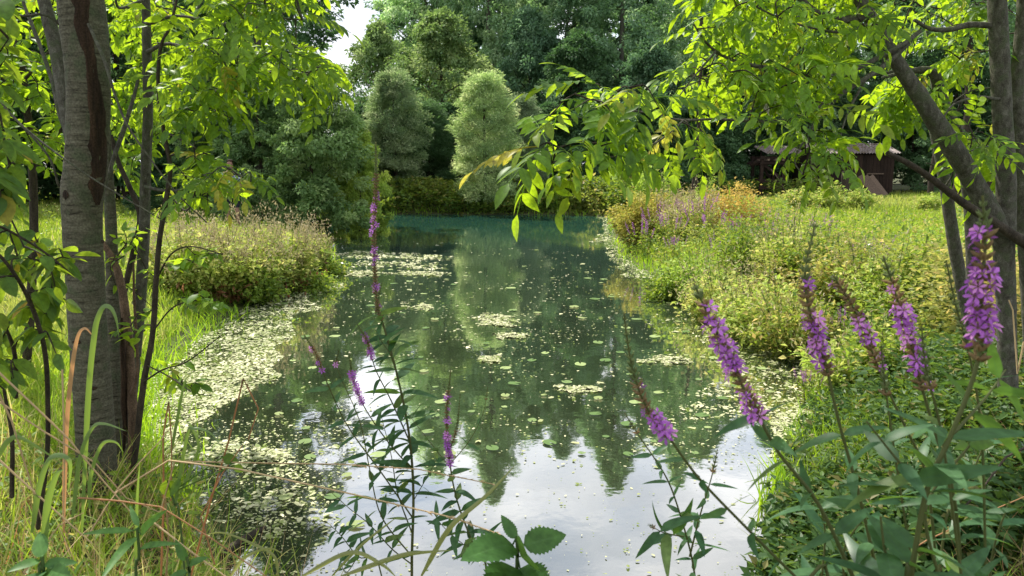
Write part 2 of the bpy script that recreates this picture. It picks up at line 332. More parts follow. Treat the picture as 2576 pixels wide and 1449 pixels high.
fr0 = N(nt, 'ShaderNodeFresnel', IOR=1.34); fr = N(nt, 'ShaderNodeMath', operation='MULTIPLY_ADD'); L.new(fr0.outputs[0], fr.inputs[0]); fr.inputs[1].default_value = 3.0; fr.inputs[2].default_value = .2; fr = N(nt, 'ShaderNodeMath', operation='MINIMUM') if False else fr; mn = N(nt, 'ShaderNodeMath', operation='MINIMUM'); L.new(fr.outputs[0], mn.inputs[0]); mn.inputs[1].default_value = .68; fr = mn; ms = N(nt, 'ShaderNodeMixShader')
L.new(fr.outputs[0], ms.inputs[0]); L.new(w.outputs[0], ms.inputs[1]); L.new(g.outputs[0], ms.inputs[2])
o = N(nt, 'ShaderNodeOutputMaterial'); L.new(ms.outputs[0], o.inputs[0]); M['water'] = m
lo, hi = POLY.min(0) - .8, POLY.max(0) + .8
mb = MB(); wx = np.linspace(lo[0], hi[0], 40); wy = np.linspace(lo[1], hi[1], 80); WX, WY = np.meshgrid(wx, wy); i = np.arange(79)[:, None] * 40; j = np.arange(39)[None]
mb.add(np.stack([WX, WY, 0 * WX], -1).reshape(-1, 3), np.stack([i + j, i + j + 1, i + 41, i + 40], -1).reshape(-1, 4) if False else np.stack([i + j, i + j + 1, i + 40 + j + 1, i + 40 + j], -1).reshape(-1, 4))
struct(mb.build('water', M['water']))

# ------------------------------------------------------------------ helpers for scattering in view
def view_pts(n, d0, d1, margin=160, p=1.0):
    """random ground points seen by the lens, about even in the picture (log-spread in distance)"""
    d = d0 * (d1 / d0) ** (rng.random(n) ** p); u = rng.uniform(-margin, 2576 + margin, n); return (u - 1288) / F * d, d
def inpoly(u, v, poly):
    u = np.asarray(u); v = np.asarray(v); ins = np.zeros(u.shape, bool); n = len(poly)
    for i in range(n):
        a, b = poly[i], poly[(i + 1) % n]
        ins ^= ((a[1] > v) != (b[1] > v)) & (u < (b[0] - a[0]) * (v - a[1]) / (b[1] - a[1] + 1e-12) + a[0])
    return ins
def randR(n, lean=.5):
    """upright frames with random heading: y = lean direction horizontal-ish, z up"""
    a = rng.random(n) * 2 * PI; up = unit(np.stack([lean * rng.normal(size=n), lean * rng.normal(size=n), np.ones(n)], -1))
    return frames(np.cross(up, np.stack([np.cos(a), np.sin(a), 0 * a], -1)), up)

# ------------------------------------------------------------------ meadow grass (nobody could count it)
BL = [blade_tpl(4, .03, b) for b in (.3, .7, 1.05)]
M['sedge'] = leaf_mat('sedge_blades', (.09, .19, .012), (.17, .29, .025), (.30, .25, .10), (.23, .34, .012), .04, .45)
def grass(n, d0, d1, hgt, wid, test, name, label, huef=0.0, p=1.0, lean=.25, mat='grass'):
    x, y = view_pts(n, d0, d1, p=p); s = sdist(x, y); k = test(x, y, s); x, y, s = x[k], y[k], s[k]; z = land(x, y); mb = MB()
    pat = vnoise(x, y, .5, 3); h = hgt * (.6 + .8 * rng.random(len(x))) * (.7 + .6 * pat); w = wid * (.7 + .6 * rng.random(len(x))) * np.maximum(1, y / 9)
    hue = np.clip((vnoise(x, y, .35, 8) - .55) * 1.6, 0, .7) * huef + (rng.random(len(x)) < .08 * (huef > 0)) * .6
    rnd = np.clip(.25 + .5 * vnoise(x, y, .8, 5) + .35 * rng.normal(size=len(x)) * .6, 0, 1); which = rng.integers(0, 3, len(x)); R = randR(len(x), lean)
    for q in range(3):
        e = which == q; mb.scatter(BL[q], np.stack([x, y, z - .01], -1)[e], R[e], np.stack([w / .03, h, h], -1)[e], rnd[e], np.clip(hue, 0, 1)[e])
    return stuff(mb.build(name, M[mat]), label, 'grass')
grass(170000, 5, 42, .22, .011, lambda x, y, s: (s > .25) & (x < 0) & ((y > 5.5) | (x < -2.0)), 'meadow_grass', 'sunlit short meadow grass on the left side of the pond', .5, 1.0)
grass(230000, 4.5, 42, .24, .011, lambda x, y, s: (s > .25) & (x > 0), 'meadow_grass', 'sunlit meadow grass on the right bank up to the dark hut', .7, 1.0)
grass(60000, 4.5, 34, .25, .011, lambda x, y, s: (s > -1.4) & (s < .75) & (vnoise(x, y, .7, 21) > .3) & ((s > -.12) | ((x < 0) & (y < 14) & (rng.random(len(x)) < .10))), 'shore_sedge', 'fresh bright green sedge along the water edge', 0., 1.0, .4, mat='sedge')

# ------------------------------------------------------------------ floating weed
def wz(n): return rng.uniform(.004, .012, n)
def flat(n, tilt=.05): return randR(n, tilt)
def weed_pts(n, d0, d1, dens):
    x, y = view_pts(n, d0, d1, 60); s = sdist(x, y); k = s < -.0; x, y, s = x[k], y[k], s[k]; u, v, _ = proj(np.stack([x, y, 0 * x], -1))
    k = rng.random(len(x)) < dens(x, y, s, u, v); return x[k], y[k], s[k], u[k], v[k]
MATL = [(330, 1200), (360, 1050), (385, 950), (470, 865), (620, 770), (740, 705), (850, 700), (800, 740), (745, 830), (700, 900), (690, 960), (560, 1030), (480, 1090), (400, 1190)]
def near_mat(u, v):
    jit = 50; return inpoly(u + jit * (vnoise(u, v * 2, .02, 2) - .5), v + 60 * (vnoise(u, v * 2, .02, 4) - .5), MATL)
def dens_mat(x, y, s, u, v):
    c = near_mat(u, v) * (.45 + .55 * (vnoise(x, y, 3., 7) > .3)) * (.6 + .4 * (vnoise(x * .5, y, 6, 9) > .42))
    c = np.maximum(c, (s > -.08 - .5 * vnoise(x, y, .8, 1) * sstep(700, 900, v) * 0 - .45 * (vnoise(x, y, .8, 1) > .5) * vnoise(x, y, 2., 6) - .25 * (v < 760)) * (x > 0) * .7 * (u > 1500) * (v < 1150)); c = np.maximum(c, .2 * (s > -1.1) * (x > 0) * (v > 800) * (v < 1120) * (vnoise(x * .5, y, 3., 16) > .5))
    c = np.maximum(c, .62 * (v > 1080) * sstep(860, 560, u + 220 * (vnoise(x, y, 1.6, 51) - .5)) * sstep(.45, .85, vnoise(x, y, 2.2, 12) * .7 + .3 * vnoise(x, y, 7, 13)))
    return c
x, y, s, u, v = weed_pts(480000, 3.0, 33, dens_mat); n = len(x)
mb = MB(); r = (.010 + .042 * rng.random(n) ** 2.2) * (.85 + .05 * y); chips(mb, np.stack([x, y, wz(n)], -1), flat(n, .16), np.stack([r * 1.2, r * .8, r], -1), np.clip(rng.random(n) * .6 + .6 * vnoise(x, y, 1.5, 3), 0, 1), (rng.random(n) < .45) * rng.random(n))
stuff(mb.build('floating_weed', M['weed']), 'pale cream floating weed crowded along the pond edges', 'water weed')
def dens_open(x, y, s, u, v):
    c = .10 + .22 * (vnoise(x * .6, y, .9, 31) > .55) + .25 * (vnoise(x, y, 2.5, 33) > .72); c = c * (y < 21.5 - 1.5 * vnoise(x, y, .3, 2)) * (.35 + .65 * sstep(21, 8, y))
    c = np.where((v > 1180) & (u > 850), c * .55, c); c = np.where(v > 1050, np.where(u < 900, c * 1.6, c), c)
    return c
x, y, s, u, v = weed_pts(90000, 3.2, 24, dens_open); n = len(x)
mb = MB(); r = (.005 + .024 * rng.random(n) ** 2.5) * (.6 + .09 * y) * (1 + 1.2 * (rng.random(n) < .05)); chips(mb, np.stack([x, y, wz(n)], -1), flat(n, .06), np.stack([r * 1.1, r * .9, r], -1), rng.random(n), (rng.random(n) < .5) * rng.random(n))
stuff(mb.build('floating_specks', M['weed']), 'small scattered specks of weed floating over the open water', 'water weed')
# raft patches of matted weed, each one a thing
RAFT = [(1000, 668, 150, 9, 'long pale weed raft behind the tall central flower spike'), (930, 640, 120, 7, 'pale weed raft farthest out left of the flower spike'), (1060, 648, 90, 6, 'thin weed raft right of the central flower spike'), (900, 690, 100, 6, 'broken weed raft nearest the left bank bulge'), (1060, 690, 80, 6, 'short weed raft below the long pale raft'),
        (1050, 772, 45, 9, 'round cream weed raft beside the central flower stem'), (1240, 800, 55, 7, 'cream weed raft in the middle of the pond'), (1265, 815, 60, 6, 'flat weed raft just under the middle raft'), (1235, 905, 42, 9, 'jagged white weed raft in the near middle water'), (1280, 845, 50, 6, 'faint weed raft between the two middle rafts'),
        (1690, 910, 75, 9, 'straw coloured weed raft behind the leaning purple spike'), (1455, 980, 65, 7, 'oval weed raft right of the pink flower spike'), (1530, 605, 50, 5, 'weed raft touching the yellow green bush'), (890, 545, 60, 3, 'thin weed line along the far left shore'), (680, 1148, 70, 12, 'green weed raft behind the lying straw'), (800, 725, 70, 8, 'weed raft trailing off the left sedge edge')]
for (ru, rvv, rw, rh, lab) in RAFT:
    n = int(160 + rw * 9); a = rng.random(n) * 2 * PI; q = np.sqrt(rng.random(n)) * (.45 + .75 * vnoise(a * 3, a * 0 + ru, 1., 3)); uu = ru + q * rw * np.cos(a); vv = rvv + q * rh * 1.5 * np.sin(a); kk = vnoise(uu * .05, vv * .22, 1., 5) + .5 * vnoise(uu * .13, vv * .5, 1., 6) > .5 + .3 * rng.random(n); uu, vv = uu[kk], vv[kk]; n = len(uu)
    p = np.array([G(*t) for t in zip(uu, vv)]); c = G(ru, rvv); mb = MB(); r = .03 * (.5 + .06 * c[1]) * (.35 + 1.5 * rng.random(n) ** 2)
    p[:, 2] = rng.uniform(.006, .02, n); chips(mb, p, flat(n, .18), np.stack([r * 1.4, r, r], -1), np.clip(.25 + .7 * rng.random(n), 0, 1), (rng.random(n) < .35) * rng.random(n))
    tag(mb.build('weed_raft', M['weed'], origin=(c[0], c[1], 0)), lab, 'weed raft', 'rafts of matted weed on the pond')
# lily pads: single floating leaves that can be told apart
def pad_tpl():
    a = np.linspace(.25, 2 * PI - .25, 13); v = np.vstack([[0, 0, .0], np.stack([np.cos(a), np.sin(a), .03 * np.sin(3 * a)], -1)]); return v, np.array([[0, k, k + 1] for k in range(1, 13)])
PADT = pad_tpl(); M['pad'] = leaf_mat('lily_pads', (.10, .17, .05), (.26, .33, .13), (.33, .30, .14), (.02, .04, .01), .12, .3)
pads = []
for k in range(2600):
    if len(pads) >= 120: break
    uu, vv = rng.uniform(700, 2000), rng.uniform(640, 1420); g_ = G(uu, vv)
    if sdist(g_[0], g_[1]) > -.5 or (vv > 1150 and uu > 900) or rng.random() > (.4 + .6 * (vnoise(g_[0], g_[1], .7, 41) > .5)): continue
    if any(np.hypot(g_[0] - q[0], g_[1] - q[1]) < .3 for q in pads): continue
    pads.append((g_[0], g_[1], uu, vv))
protos = []
for k in range(4):
    mb = MB(); mb.add(PADT[0] * [1, .8, 1], PADT[1], k / 3., .2 * (k == 2)); protos.append(mb.build('lily_pad', M['pad'], smooth=False))
def zone(uu, vv):
    if vv < 760: z_ = ('behind the tall central flower spike' if uu < 1050 else 'in the far middle of the dark pond' if uu < 1400 else 'on far water near the right bank reeds')
    elif vv < 920: z_ = ('left of the tall central flower' if uu < 950 else 'in the middle of the pond' if uu < 1400 else 'on dark water left of the leaning purple spike')
    else: z_ = ('on near dark water beside the left weed mat' if uu < 950 else 'on near water around the small pink spike' if uu < 1400 else 'on near water in front of the right bank')
    return z_
for k, (px, py, uu, vv) in enumerate(pads):
    o = protos[k % 4] if k < 4 else protos[k % 4].copy()
    if k >= 4: COL.objects.link(o)
    r = rng.uniform(.025, .06) * (.8 + .07 * py); o.location = (px, py, .014); o.scale = (r, r, r); o.rotation_euler = (0, 0, rng.random() * 6.28)
    z_ = zone(uu, vv); tag(o, 'small pale floating leaf lying flat ' + z_, 'lily pad', 'floating leaves ' + z_)
# ------------------------------------------------------------------ far trees
def crown_pts(kind, n_cl, seed):
    r = np.random.default_rng(seed); out = []
    for k in range(n_cl):
        t = r.random() ** (.9 if kind != 'willow' else 1.1); a = r.random() * 2 * PI
        if kind == 'broad': w = math.sin(PI * min(1, .12 + .88 * t) ** .8) ** .6
        elif kind == 'tall': w = (.55 + .45 * math.sin(PI * t)) * (1 - t ** 5)
        elif kind == 'willow': w = math.sin(PI * (.17 + .8 * t)) ** .55
        else: w = (1 - t ** 2.2) ** .6
        lob = 1 + (.12 if kind == 'willow' else .28) * math.sin(2 * a + 9 * t + seed) * math.sin(3 * a - 7 * t); q = r.random() ** .4 * w * lob * (.8 + .4 * r.random()); out.append((q * math.cos(a), q * math.sin(a), t))
    return np.array(out)
def far_tree(name, kind, H, R, base, n_cl, per, lsz, seed, label, cat, loc, color, group, tpl=QL, trunk_r=.14, clump=.2, mat='far', bark='dark', droop=.0):
    root = thing(name, label, cat, loc, group); L0 = np.array(loc); c = crown_pts(kind, n_cl, seed); r = np.random.default_rng(seed + 1)
    cen = np.stack([c[:, 0] * R, c[:, 1] * R, base + c[:, 2] * (H - base)], -1); mb = MB(); pos = []; dr = []; nm = []; rn = []; hu = []
    for q in range(n_cl):
        cr = clump * R * (.7 + .7 * r.random()); k = int(per * (.6 + .8 * r.random())); g = r.normal(size=(k, 3)); g = unit(g) * (r.random(k) ** .33)[:, None]
        p = cen[q] + g * np.array([cr, cr, cr * .62]); pos.append(p); out = unit(np.stack([c[q, 0], c[q, 1], .1], -1) + g * .5)
        dr.append(out + r.normal(size=(k, 3)) * .55 + [0, 0, -.35 - droop]); nm.append(np.array([0, 0, 1.]) + out * .6 + r.normal(size=(k, 3)) * .45)
        rn.append(np.clip(.45 + .25 * r.normal() + .22 * r.normal(size=k), 0, 1)); hu.append(np.full(k, .35 * (r.random() < .2)) + (r.random(k) < .05) * .5)
    pos = np.concatenate(pos); n = len(pos)
    mb.scatter(tpl, pos + L0, frames(np.concatenate(dr), np.concatenate(nm)), lsz * (.6 + .8 * r.random(n)), np.concatenate(rn), np.clip(np.concatenate(hu), 0, 1))
    tm = MB(); zt = np.linspace(0, H * .9, 9); wob = np.cumsum(r.normal(size=(9, 2)) * .06 * R * .4, 0); wob -= wob[0]
    tp = np.stack([wob[:, 0], wob[:, 1], zt], -1); tr = trunk_r * (1 - zt / H) ** .8 * np.where(zt < .1, 1.35, 1) + .015; tm.tube(tp + L0, tr, 8, wob=.05)
    for q in r.permutation(n_cl)[:26]:
        e = cen[q]; z0 = max(.25 * H, e[2] - .5 * np.hypot(e[0], e[1]) - .3); z0 = min(z0, e[2]); i = np.searchsorted(zt, z0); b = tp[min(i, 8)].copy(); b[2] = z0 if i < 9 else zt[8]
        mid = (b + e) / 2 + [0, 0, -.05 * R]; tm.tube(smooth([b, mid, e], k=3) + L0, np.linspace(.28, .07, 7) * trunk_r, 5)
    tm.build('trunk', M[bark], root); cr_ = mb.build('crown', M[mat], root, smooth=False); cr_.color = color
    return root
H0 = (0, 0, .45)
PRO = {}
FARH = dict(broad=9., tall=15., willow=6.2, dark=6.)
FARR = dict(broad=3.2, tall=3.0, willow=1.6, dark=2.4)
def place_tree(key, maker, u, d, H, R, label, color, group=None, z=None, cat='tree'):
    loc = ((u - 1288) / F * d, d, 0); loc = (loc[0], d, float(land(loc[0], d)) - .05) if z is None else (loc[0], d, z)
    col = (*color, 1)
    if key not in PRO: PRO[key] = maker(label, loc, col); r = PRO[key]; r['category'] = cat
    else: r = dup(PRO[key], loc, rng.random() * 6.28, (1, 1, 1), label, group, col); r['category'] = cat
    if group: r['group'] = group
    h0, r0 = PRO[key]['h0'] if 'h0' in PRO[key] else 1, 1
    return r
def proto(key, name, kind, H, R, base, n_cl, per, lsz, seed, cat='tree', **kw):
    def mk(label, loc, col):
        return far_tree(name, kind, H, R, base, n_cl, per, lsz, seed, label, cat, loc, col, None, **kw)
    return dict(key=key, mk=mk, H=H, R=R)
PK = dict(broad=proto('broad', 'broadleaf_tree', 'broad', 9, 3.2, .9, 260, 120, .18, 3, clump=.145, bark='dark'),
          broad2=proto('broad2', 'broadleaf_tree', 'broad', 9, 3.2, 1.1, 230, 135, .18, 14, clump=.155, bark='dark'),
          tall=proto('tall', 'tall_tree', 'tall', 15, 3.0, 1.6, 300, 120, .20, 5, clump=.15, bark='bark', trunk_r=.2),
          tall2=proto('tall2', 'tall_tree', 'tall', 15, 2.8, 2.0, 250, 110, .19, 16, clump=.16, bark='bark', trunk_r=.18),
          willow=proto('willow', 'willow_tree', 'willow', 6.0, 1.45, .35, 300, 150, .14, 7, tpl=QN, clump=.24, droop=-.35, bark='dark', trunk_r=.09),
          dark=proto('dark', 'woodland_shrub', 'shrub', 6, 2.4, .2, 220, 120, .16, 9, clump=.16, bark='dark', trunk_r=.08),
          bush=proto('bush', 'bank_shrub', 'shrub', 4.4, 1.6, .2, 260, 135, .10, 10, cat='shrub', clump=.14, bark='dark', trunk_r=.05))
def tree(k, u, d, H, R, color, label, group=None, cat=None):
    p = PK[k]; r = place_tree(k, p['mk'], u, d, H, R, label, color, group, cat=cat or ('shrub' if k in ('bush', 'dark') else 'tree'))
    s = R / p['R']; r.scale = (s, s, H / p['H']); return r
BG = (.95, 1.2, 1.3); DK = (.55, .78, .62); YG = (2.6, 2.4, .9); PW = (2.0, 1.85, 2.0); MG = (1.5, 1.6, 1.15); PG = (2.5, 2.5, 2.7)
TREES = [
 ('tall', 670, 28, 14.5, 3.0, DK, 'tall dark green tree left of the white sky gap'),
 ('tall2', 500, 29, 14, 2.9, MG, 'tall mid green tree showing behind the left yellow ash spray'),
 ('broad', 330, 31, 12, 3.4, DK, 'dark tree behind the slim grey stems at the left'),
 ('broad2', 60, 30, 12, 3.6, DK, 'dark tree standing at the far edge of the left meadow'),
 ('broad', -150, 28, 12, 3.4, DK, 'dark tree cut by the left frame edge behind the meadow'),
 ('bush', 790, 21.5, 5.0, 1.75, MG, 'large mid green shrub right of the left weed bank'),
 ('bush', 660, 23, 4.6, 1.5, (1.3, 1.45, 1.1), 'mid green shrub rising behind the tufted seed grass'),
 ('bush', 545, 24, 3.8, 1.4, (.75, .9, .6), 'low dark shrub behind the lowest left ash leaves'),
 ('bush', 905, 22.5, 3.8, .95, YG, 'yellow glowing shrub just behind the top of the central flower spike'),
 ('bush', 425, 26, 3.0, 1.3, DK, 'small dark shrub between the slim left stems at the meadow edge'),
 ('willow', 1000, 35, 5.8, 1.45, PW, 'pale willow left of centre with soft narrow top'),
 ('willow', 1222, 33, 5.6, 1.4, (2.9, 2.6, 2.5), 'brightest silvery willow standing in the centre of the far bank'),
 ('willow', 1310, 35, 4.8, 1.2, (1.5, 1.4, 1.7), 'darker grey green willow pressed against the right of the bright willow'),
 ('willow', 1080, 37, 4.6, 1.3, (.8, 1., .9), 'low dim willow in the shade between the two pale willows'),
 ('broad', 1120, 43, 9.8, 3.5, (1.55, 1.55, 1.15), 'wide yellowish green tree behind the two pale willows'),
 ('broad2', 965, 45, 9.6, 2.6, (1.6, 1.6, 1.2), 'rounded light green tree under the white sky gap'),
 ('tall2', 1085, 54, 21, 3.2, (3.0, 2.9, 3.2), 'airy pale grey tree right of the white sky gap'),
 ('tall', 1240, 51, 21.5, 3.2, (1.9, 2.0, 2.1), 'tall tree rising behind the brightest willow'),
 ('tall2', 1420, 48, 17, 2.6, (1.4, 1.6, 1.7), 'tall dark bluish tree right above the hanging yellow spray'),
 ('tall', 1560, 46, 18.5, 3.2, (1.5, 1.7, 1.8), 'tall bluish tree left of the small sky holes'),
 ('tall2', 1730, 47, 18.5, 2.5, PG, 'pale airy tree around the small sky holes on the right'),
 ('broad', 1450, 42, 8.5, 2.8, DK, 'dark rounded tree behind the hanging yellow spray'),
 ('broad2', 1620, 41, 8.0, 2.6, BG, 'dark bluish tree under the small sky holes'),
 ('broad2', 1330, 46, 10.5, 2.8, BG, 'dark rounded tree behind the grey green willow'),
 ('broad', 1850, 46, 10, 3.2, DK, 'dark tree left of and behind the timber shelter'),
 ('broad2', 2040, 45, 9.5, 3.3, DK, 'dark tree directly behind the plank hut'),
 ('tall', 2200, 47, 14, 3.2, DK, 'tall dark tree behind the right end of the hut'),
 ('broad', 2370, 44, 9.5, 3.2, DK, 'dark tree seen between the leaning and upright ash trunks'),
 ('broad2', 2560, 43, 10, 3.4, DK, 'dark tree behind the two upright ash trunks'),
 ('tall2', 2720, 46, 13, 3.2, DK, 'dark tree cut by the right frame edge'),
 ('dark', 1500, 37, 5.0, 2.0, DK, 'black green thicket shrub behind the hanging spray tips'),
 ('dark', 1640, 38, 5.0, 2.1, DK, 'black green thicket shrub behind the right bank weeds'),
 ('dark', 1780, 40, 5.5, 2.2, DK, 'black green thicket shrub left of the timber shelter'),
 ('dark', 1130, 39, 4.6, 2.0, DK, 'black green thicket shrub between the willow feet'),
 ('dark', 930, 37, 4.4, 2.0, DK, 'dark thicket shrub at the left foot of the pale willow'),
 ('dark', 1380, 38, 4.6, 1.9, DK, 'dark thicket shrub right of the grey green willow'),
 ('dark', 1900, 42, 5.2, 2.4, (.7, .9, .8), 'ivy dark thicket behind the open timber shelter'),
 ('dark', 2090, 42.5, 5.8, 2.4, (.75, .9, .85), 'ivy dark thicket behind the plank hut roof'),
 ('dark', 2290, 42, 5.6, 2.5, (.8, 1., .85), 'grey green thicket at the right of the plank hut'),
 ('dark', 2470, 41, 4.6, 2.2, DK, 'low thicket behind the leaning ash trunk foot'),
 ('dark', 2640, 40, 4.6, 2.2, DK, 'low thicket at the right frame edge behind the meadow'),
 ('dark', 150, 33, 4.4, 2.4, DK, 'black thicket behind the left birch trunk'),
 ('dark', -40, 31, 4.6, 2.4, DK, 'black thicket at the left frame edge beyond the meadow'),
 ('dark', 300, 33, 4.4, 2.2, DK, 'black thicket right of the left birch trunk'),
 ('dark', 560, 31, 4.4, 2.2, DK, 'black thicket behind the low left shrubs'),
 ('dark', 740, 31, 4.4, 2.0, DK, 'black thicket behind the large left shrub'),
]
for t in TREES: tree(*t)
# second row of the wood, each its own tree
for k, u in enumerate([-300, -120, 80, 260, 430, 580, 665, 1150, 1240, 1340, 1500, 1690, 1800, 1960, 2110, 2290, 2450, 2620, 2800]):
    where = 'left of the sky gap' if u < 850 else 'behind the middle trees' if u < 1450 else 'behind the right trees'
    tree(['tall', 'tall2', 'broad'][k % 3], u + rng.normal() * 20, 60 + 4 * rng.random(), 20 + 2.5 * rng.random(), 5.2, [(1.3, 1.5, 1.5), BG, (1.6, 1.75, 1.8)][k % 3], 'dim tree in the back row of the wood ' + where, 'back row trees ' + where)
# bramble belt on the far bank
def herbs(n, xs, ys, hfun, per, lsz, name, label, cat='ground cover', tpl=QL, mat='herb', huef=.4, dark=0., up=.8):
    z = land(xs, ys); h = hfun(xs, ys); k = len(xs); pos = np.repeat(np.stack([xs, ys, z], -1), per, 0); t = rng.random(k * per) ** .8; a = rng.random(k * per) * 2 * PI; hh = np.repeat(h, per)
    spread = .10 + .10 * hh; pos[:, 2] += t * hh; lean = np.repeat(rng.normal(size=(k, 2)) * .18, per, 0) * (t * hh)[:, None]; pos[:, :2] += lean
    dr = np.stack([np.cos(a), np.sin(a), up * (.3 + rng.normal(size=k * per) * .5)], -1); nm = rv(k * per) * .4 + np.array([0, 0, 1]) - dr * .3
    pos[:, :2] += dr[:, :2] * spread[:, None] * rng.random((k * per, 1)) * .5; mb = MB(); yy = pos[:, 1]
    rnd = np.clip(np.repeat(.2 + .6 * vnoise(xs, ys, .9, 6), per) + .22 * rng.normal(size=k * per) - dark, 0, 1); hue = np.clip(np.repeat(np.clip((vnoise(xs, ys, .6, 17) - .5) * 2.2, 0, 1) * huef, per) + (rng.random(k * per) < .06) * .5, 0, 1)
    mb.scatter(tpl, pos, frames(dr, nm), lsz * (.6 + .8 * rng.random(k * per)) * np.maximum(1, yy / 16), rnd, hue)
    return stuff(mb.build(name, M[mat], smooth=False), label, cat)
x = rng.uniform(-11, 6, 2600); y = rng.uniform(30.5, 36, 2600); k = sdist(x, y) > .05; x, y = x[k], y[k]
herbs(len(x), x, y, lambda a, b: .45 + .8 * vnoise(a, b, .5, 4), 22, .085, 'bramble_belt', 'dark green bramble belt along the far shore', mat='herb', huef=.15, dark=.25)
x = rng.uniform(-16, 17, 1500); y = rng.uniform(36, 42, 1500)
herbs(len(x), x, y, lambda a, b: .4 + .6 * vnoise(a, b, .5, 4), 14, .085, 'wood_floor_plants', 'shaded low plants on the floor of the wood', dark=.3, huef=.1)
# ------------------------------------------------------------------ bank plants
def base_at(u, v, dz=.4):
    g_ = G(u, v, dz); z = float(land(g_[0], g_[1])); return np.array([g_[0], g_[1], z])
def bank_bush(name, u, v, H, R, n, lsz, label, tint=(1, 1, 1), heads=0, mat='herb', tpl=QL, hue0=0., dead=0, seed=1, cat='bush', d=None):
    b = base_at(u, v) if d is None else P(u, v, d); 
    if d is not None: b[2] = land(b[0], b[1])
    root = thing(name, label, cat, b); r = np.random.default_rng(seed); st = MB(); lf = MB(); hd = MB(); ns_ = 34 + (26 if heads > 300 else 0)
    a = r.random(ns_) * 2 * PI; q = r.random(ns_) ** .5; top = np.stack([q * R * np.cos(a), q * R * np.sin(a), H * (1 - .4 * q ** 2) * (.5 + .62 * r.random(ns_))], -1)
    for k in range(ns_):
        p0 = top[k] * [.25, .25, 0]; e_ = top[k] * ([1.1, 1.1, 1.18] if heads else 1.); st.tube(b + smooth([p0, (p0 + e_) / 2 + r.normal(size=3) * .05, e_], k=3), np.linspace(.007, .003, 7), 3, rnd=.5)
    k = r.integers(0, ns_, n); t = .12 + (.74 if heads > 300 else .9) * r.random(n) ** .75; p = top[k] * [.25, .25, 0] * (1 - t)[:, None] + top[k] * t[:, None] + r.normal(size=(n, 3)) * [.10 * R + .03, .10 * R + .03, .04]
    dr = unit(p * [1, 1, .0] + 1e-6) + r.normal(size=(n, 3)) * .7 + [0, 0, .15]; nm = r.normal(size=(n, 3)) * .5 + [0, 0, 1]
    rn = np.clip(.5 + .22 * r.normal(size=n) + .2 * np.repeat(r.normal(size=ns_), 1)[k], 0, 1); hu = np.clip(hue0 + .25 * r.normal(size=n), 0, 1) * (hue0 > 0) + (r.random(n) < .06) * .4
    lf.scatter(tpl, b + p, frames(dr, nm), lsz * (.6 + .8 * r.random(n)), rn, np.clip(hu, 0, 1))
    st.build('stems', M['stem'], root); f = lf.build('foliage', M[mat], root, smooth=False); f.color = (*tint, 1)
    if heads:
        k = r.integers(0, ns_, heads); p = top[k] * (.82 + .42 * r.random((heads, 1))) + r.normal(size=(heads, 3)) * [.05, .05, .04]
        hd.scatter(QN, b + p, frames(r.normal(size=(heads, 3)) + [0, 0, 1.2], r.normal(size=(heads, 3))), .05 * (.6 + r.random(heads)), None, 0.)
        hd.build('seed_heads', M['seedhead'], root, smooth=False)
    if dead:
        k = r.integers(0, ns_, dead); tt = r.random(dead) * .45; p = top[k] * tt[:, None] + r.normal(size=(dead, 3)) * [.25 * R, .25 * R, .03]
        hd2 = MB(); hd2.scatter(QN, b + p, frames(r.normal(size=(dead, 3)) - [0, 0, .7], r.normal(size=(dead, 3))), .12 * (.6 + r.random(dead)), None, 1.); hd2.build('dead_leaves', M['litter'], root, smooth=False)
    return root
M['seedhead'] = leaf_mat('seed_heads', (.30, .25, .14), (.46, .40, .24), (.3, .2, .1), (.12, .10, .05), .03, .6)
M['litter'] = leaf_mat('dead_leaves', (.10, .055, .025), (.2, .12, .06), (.13, .06, .028), (.06, .03, .01), .03, .6)
M['gold'] = leaf_mat('golden_leaves', (.15, .16, .03), (.28, .28, .06), (.26, .18, .045), (.20, .21, .03), .05, .5)
M['lime'] = leaf_mat('lime_leaves', (.12, .19, .03), (.24, .31, .07), (.32, .28, .1), (.2, .28, .03), .05, .45)
# left bank tufts
for a in [(480, 715, 1.1, .8, 'tufted seed grass bush nearest the slim left stems', 1), (560, 702, 1.18, .78, 'tufted seed grass bush with brown dead leaves at its foot', 2), (640, 688, 1.25, .78, 'tallest tufted seed grass bush on the left bank', 3), (712, 672, 1.22, .66, 'tufted bush with the largest brown dead patch near the water', 4), (765, 645, 1.0, .5, 'feathery seed grass bush leaning over the far left water', 5)]:
    bank_bush('seed_grass_bush', a[0], a[1], a[2], a[3], 5200, .075, a[4], heads=2200, dead=900 if a[5] in (2, 4) else 200, mat='lime', hue0=.25, seed=a[5])
for a in [(640, 700, .6, .5, 'low green herb clump below the brown leaves of the left bank', 11), (780, 672, .55, .55, 'low dark green herb clump hanging into the water at the left bulge', 12), (720, 735, .4, .45, 'low leafy clump beside the left sedge', 13), (815, 640, .6, .45, 'last green clump on the tip of the left bank', 14)]:
    bank_bush('herb_clump', a[0], a[1], a[2], a[3], 2200, .07, a[4], mat='herb', seed=a[5], cat='plant')
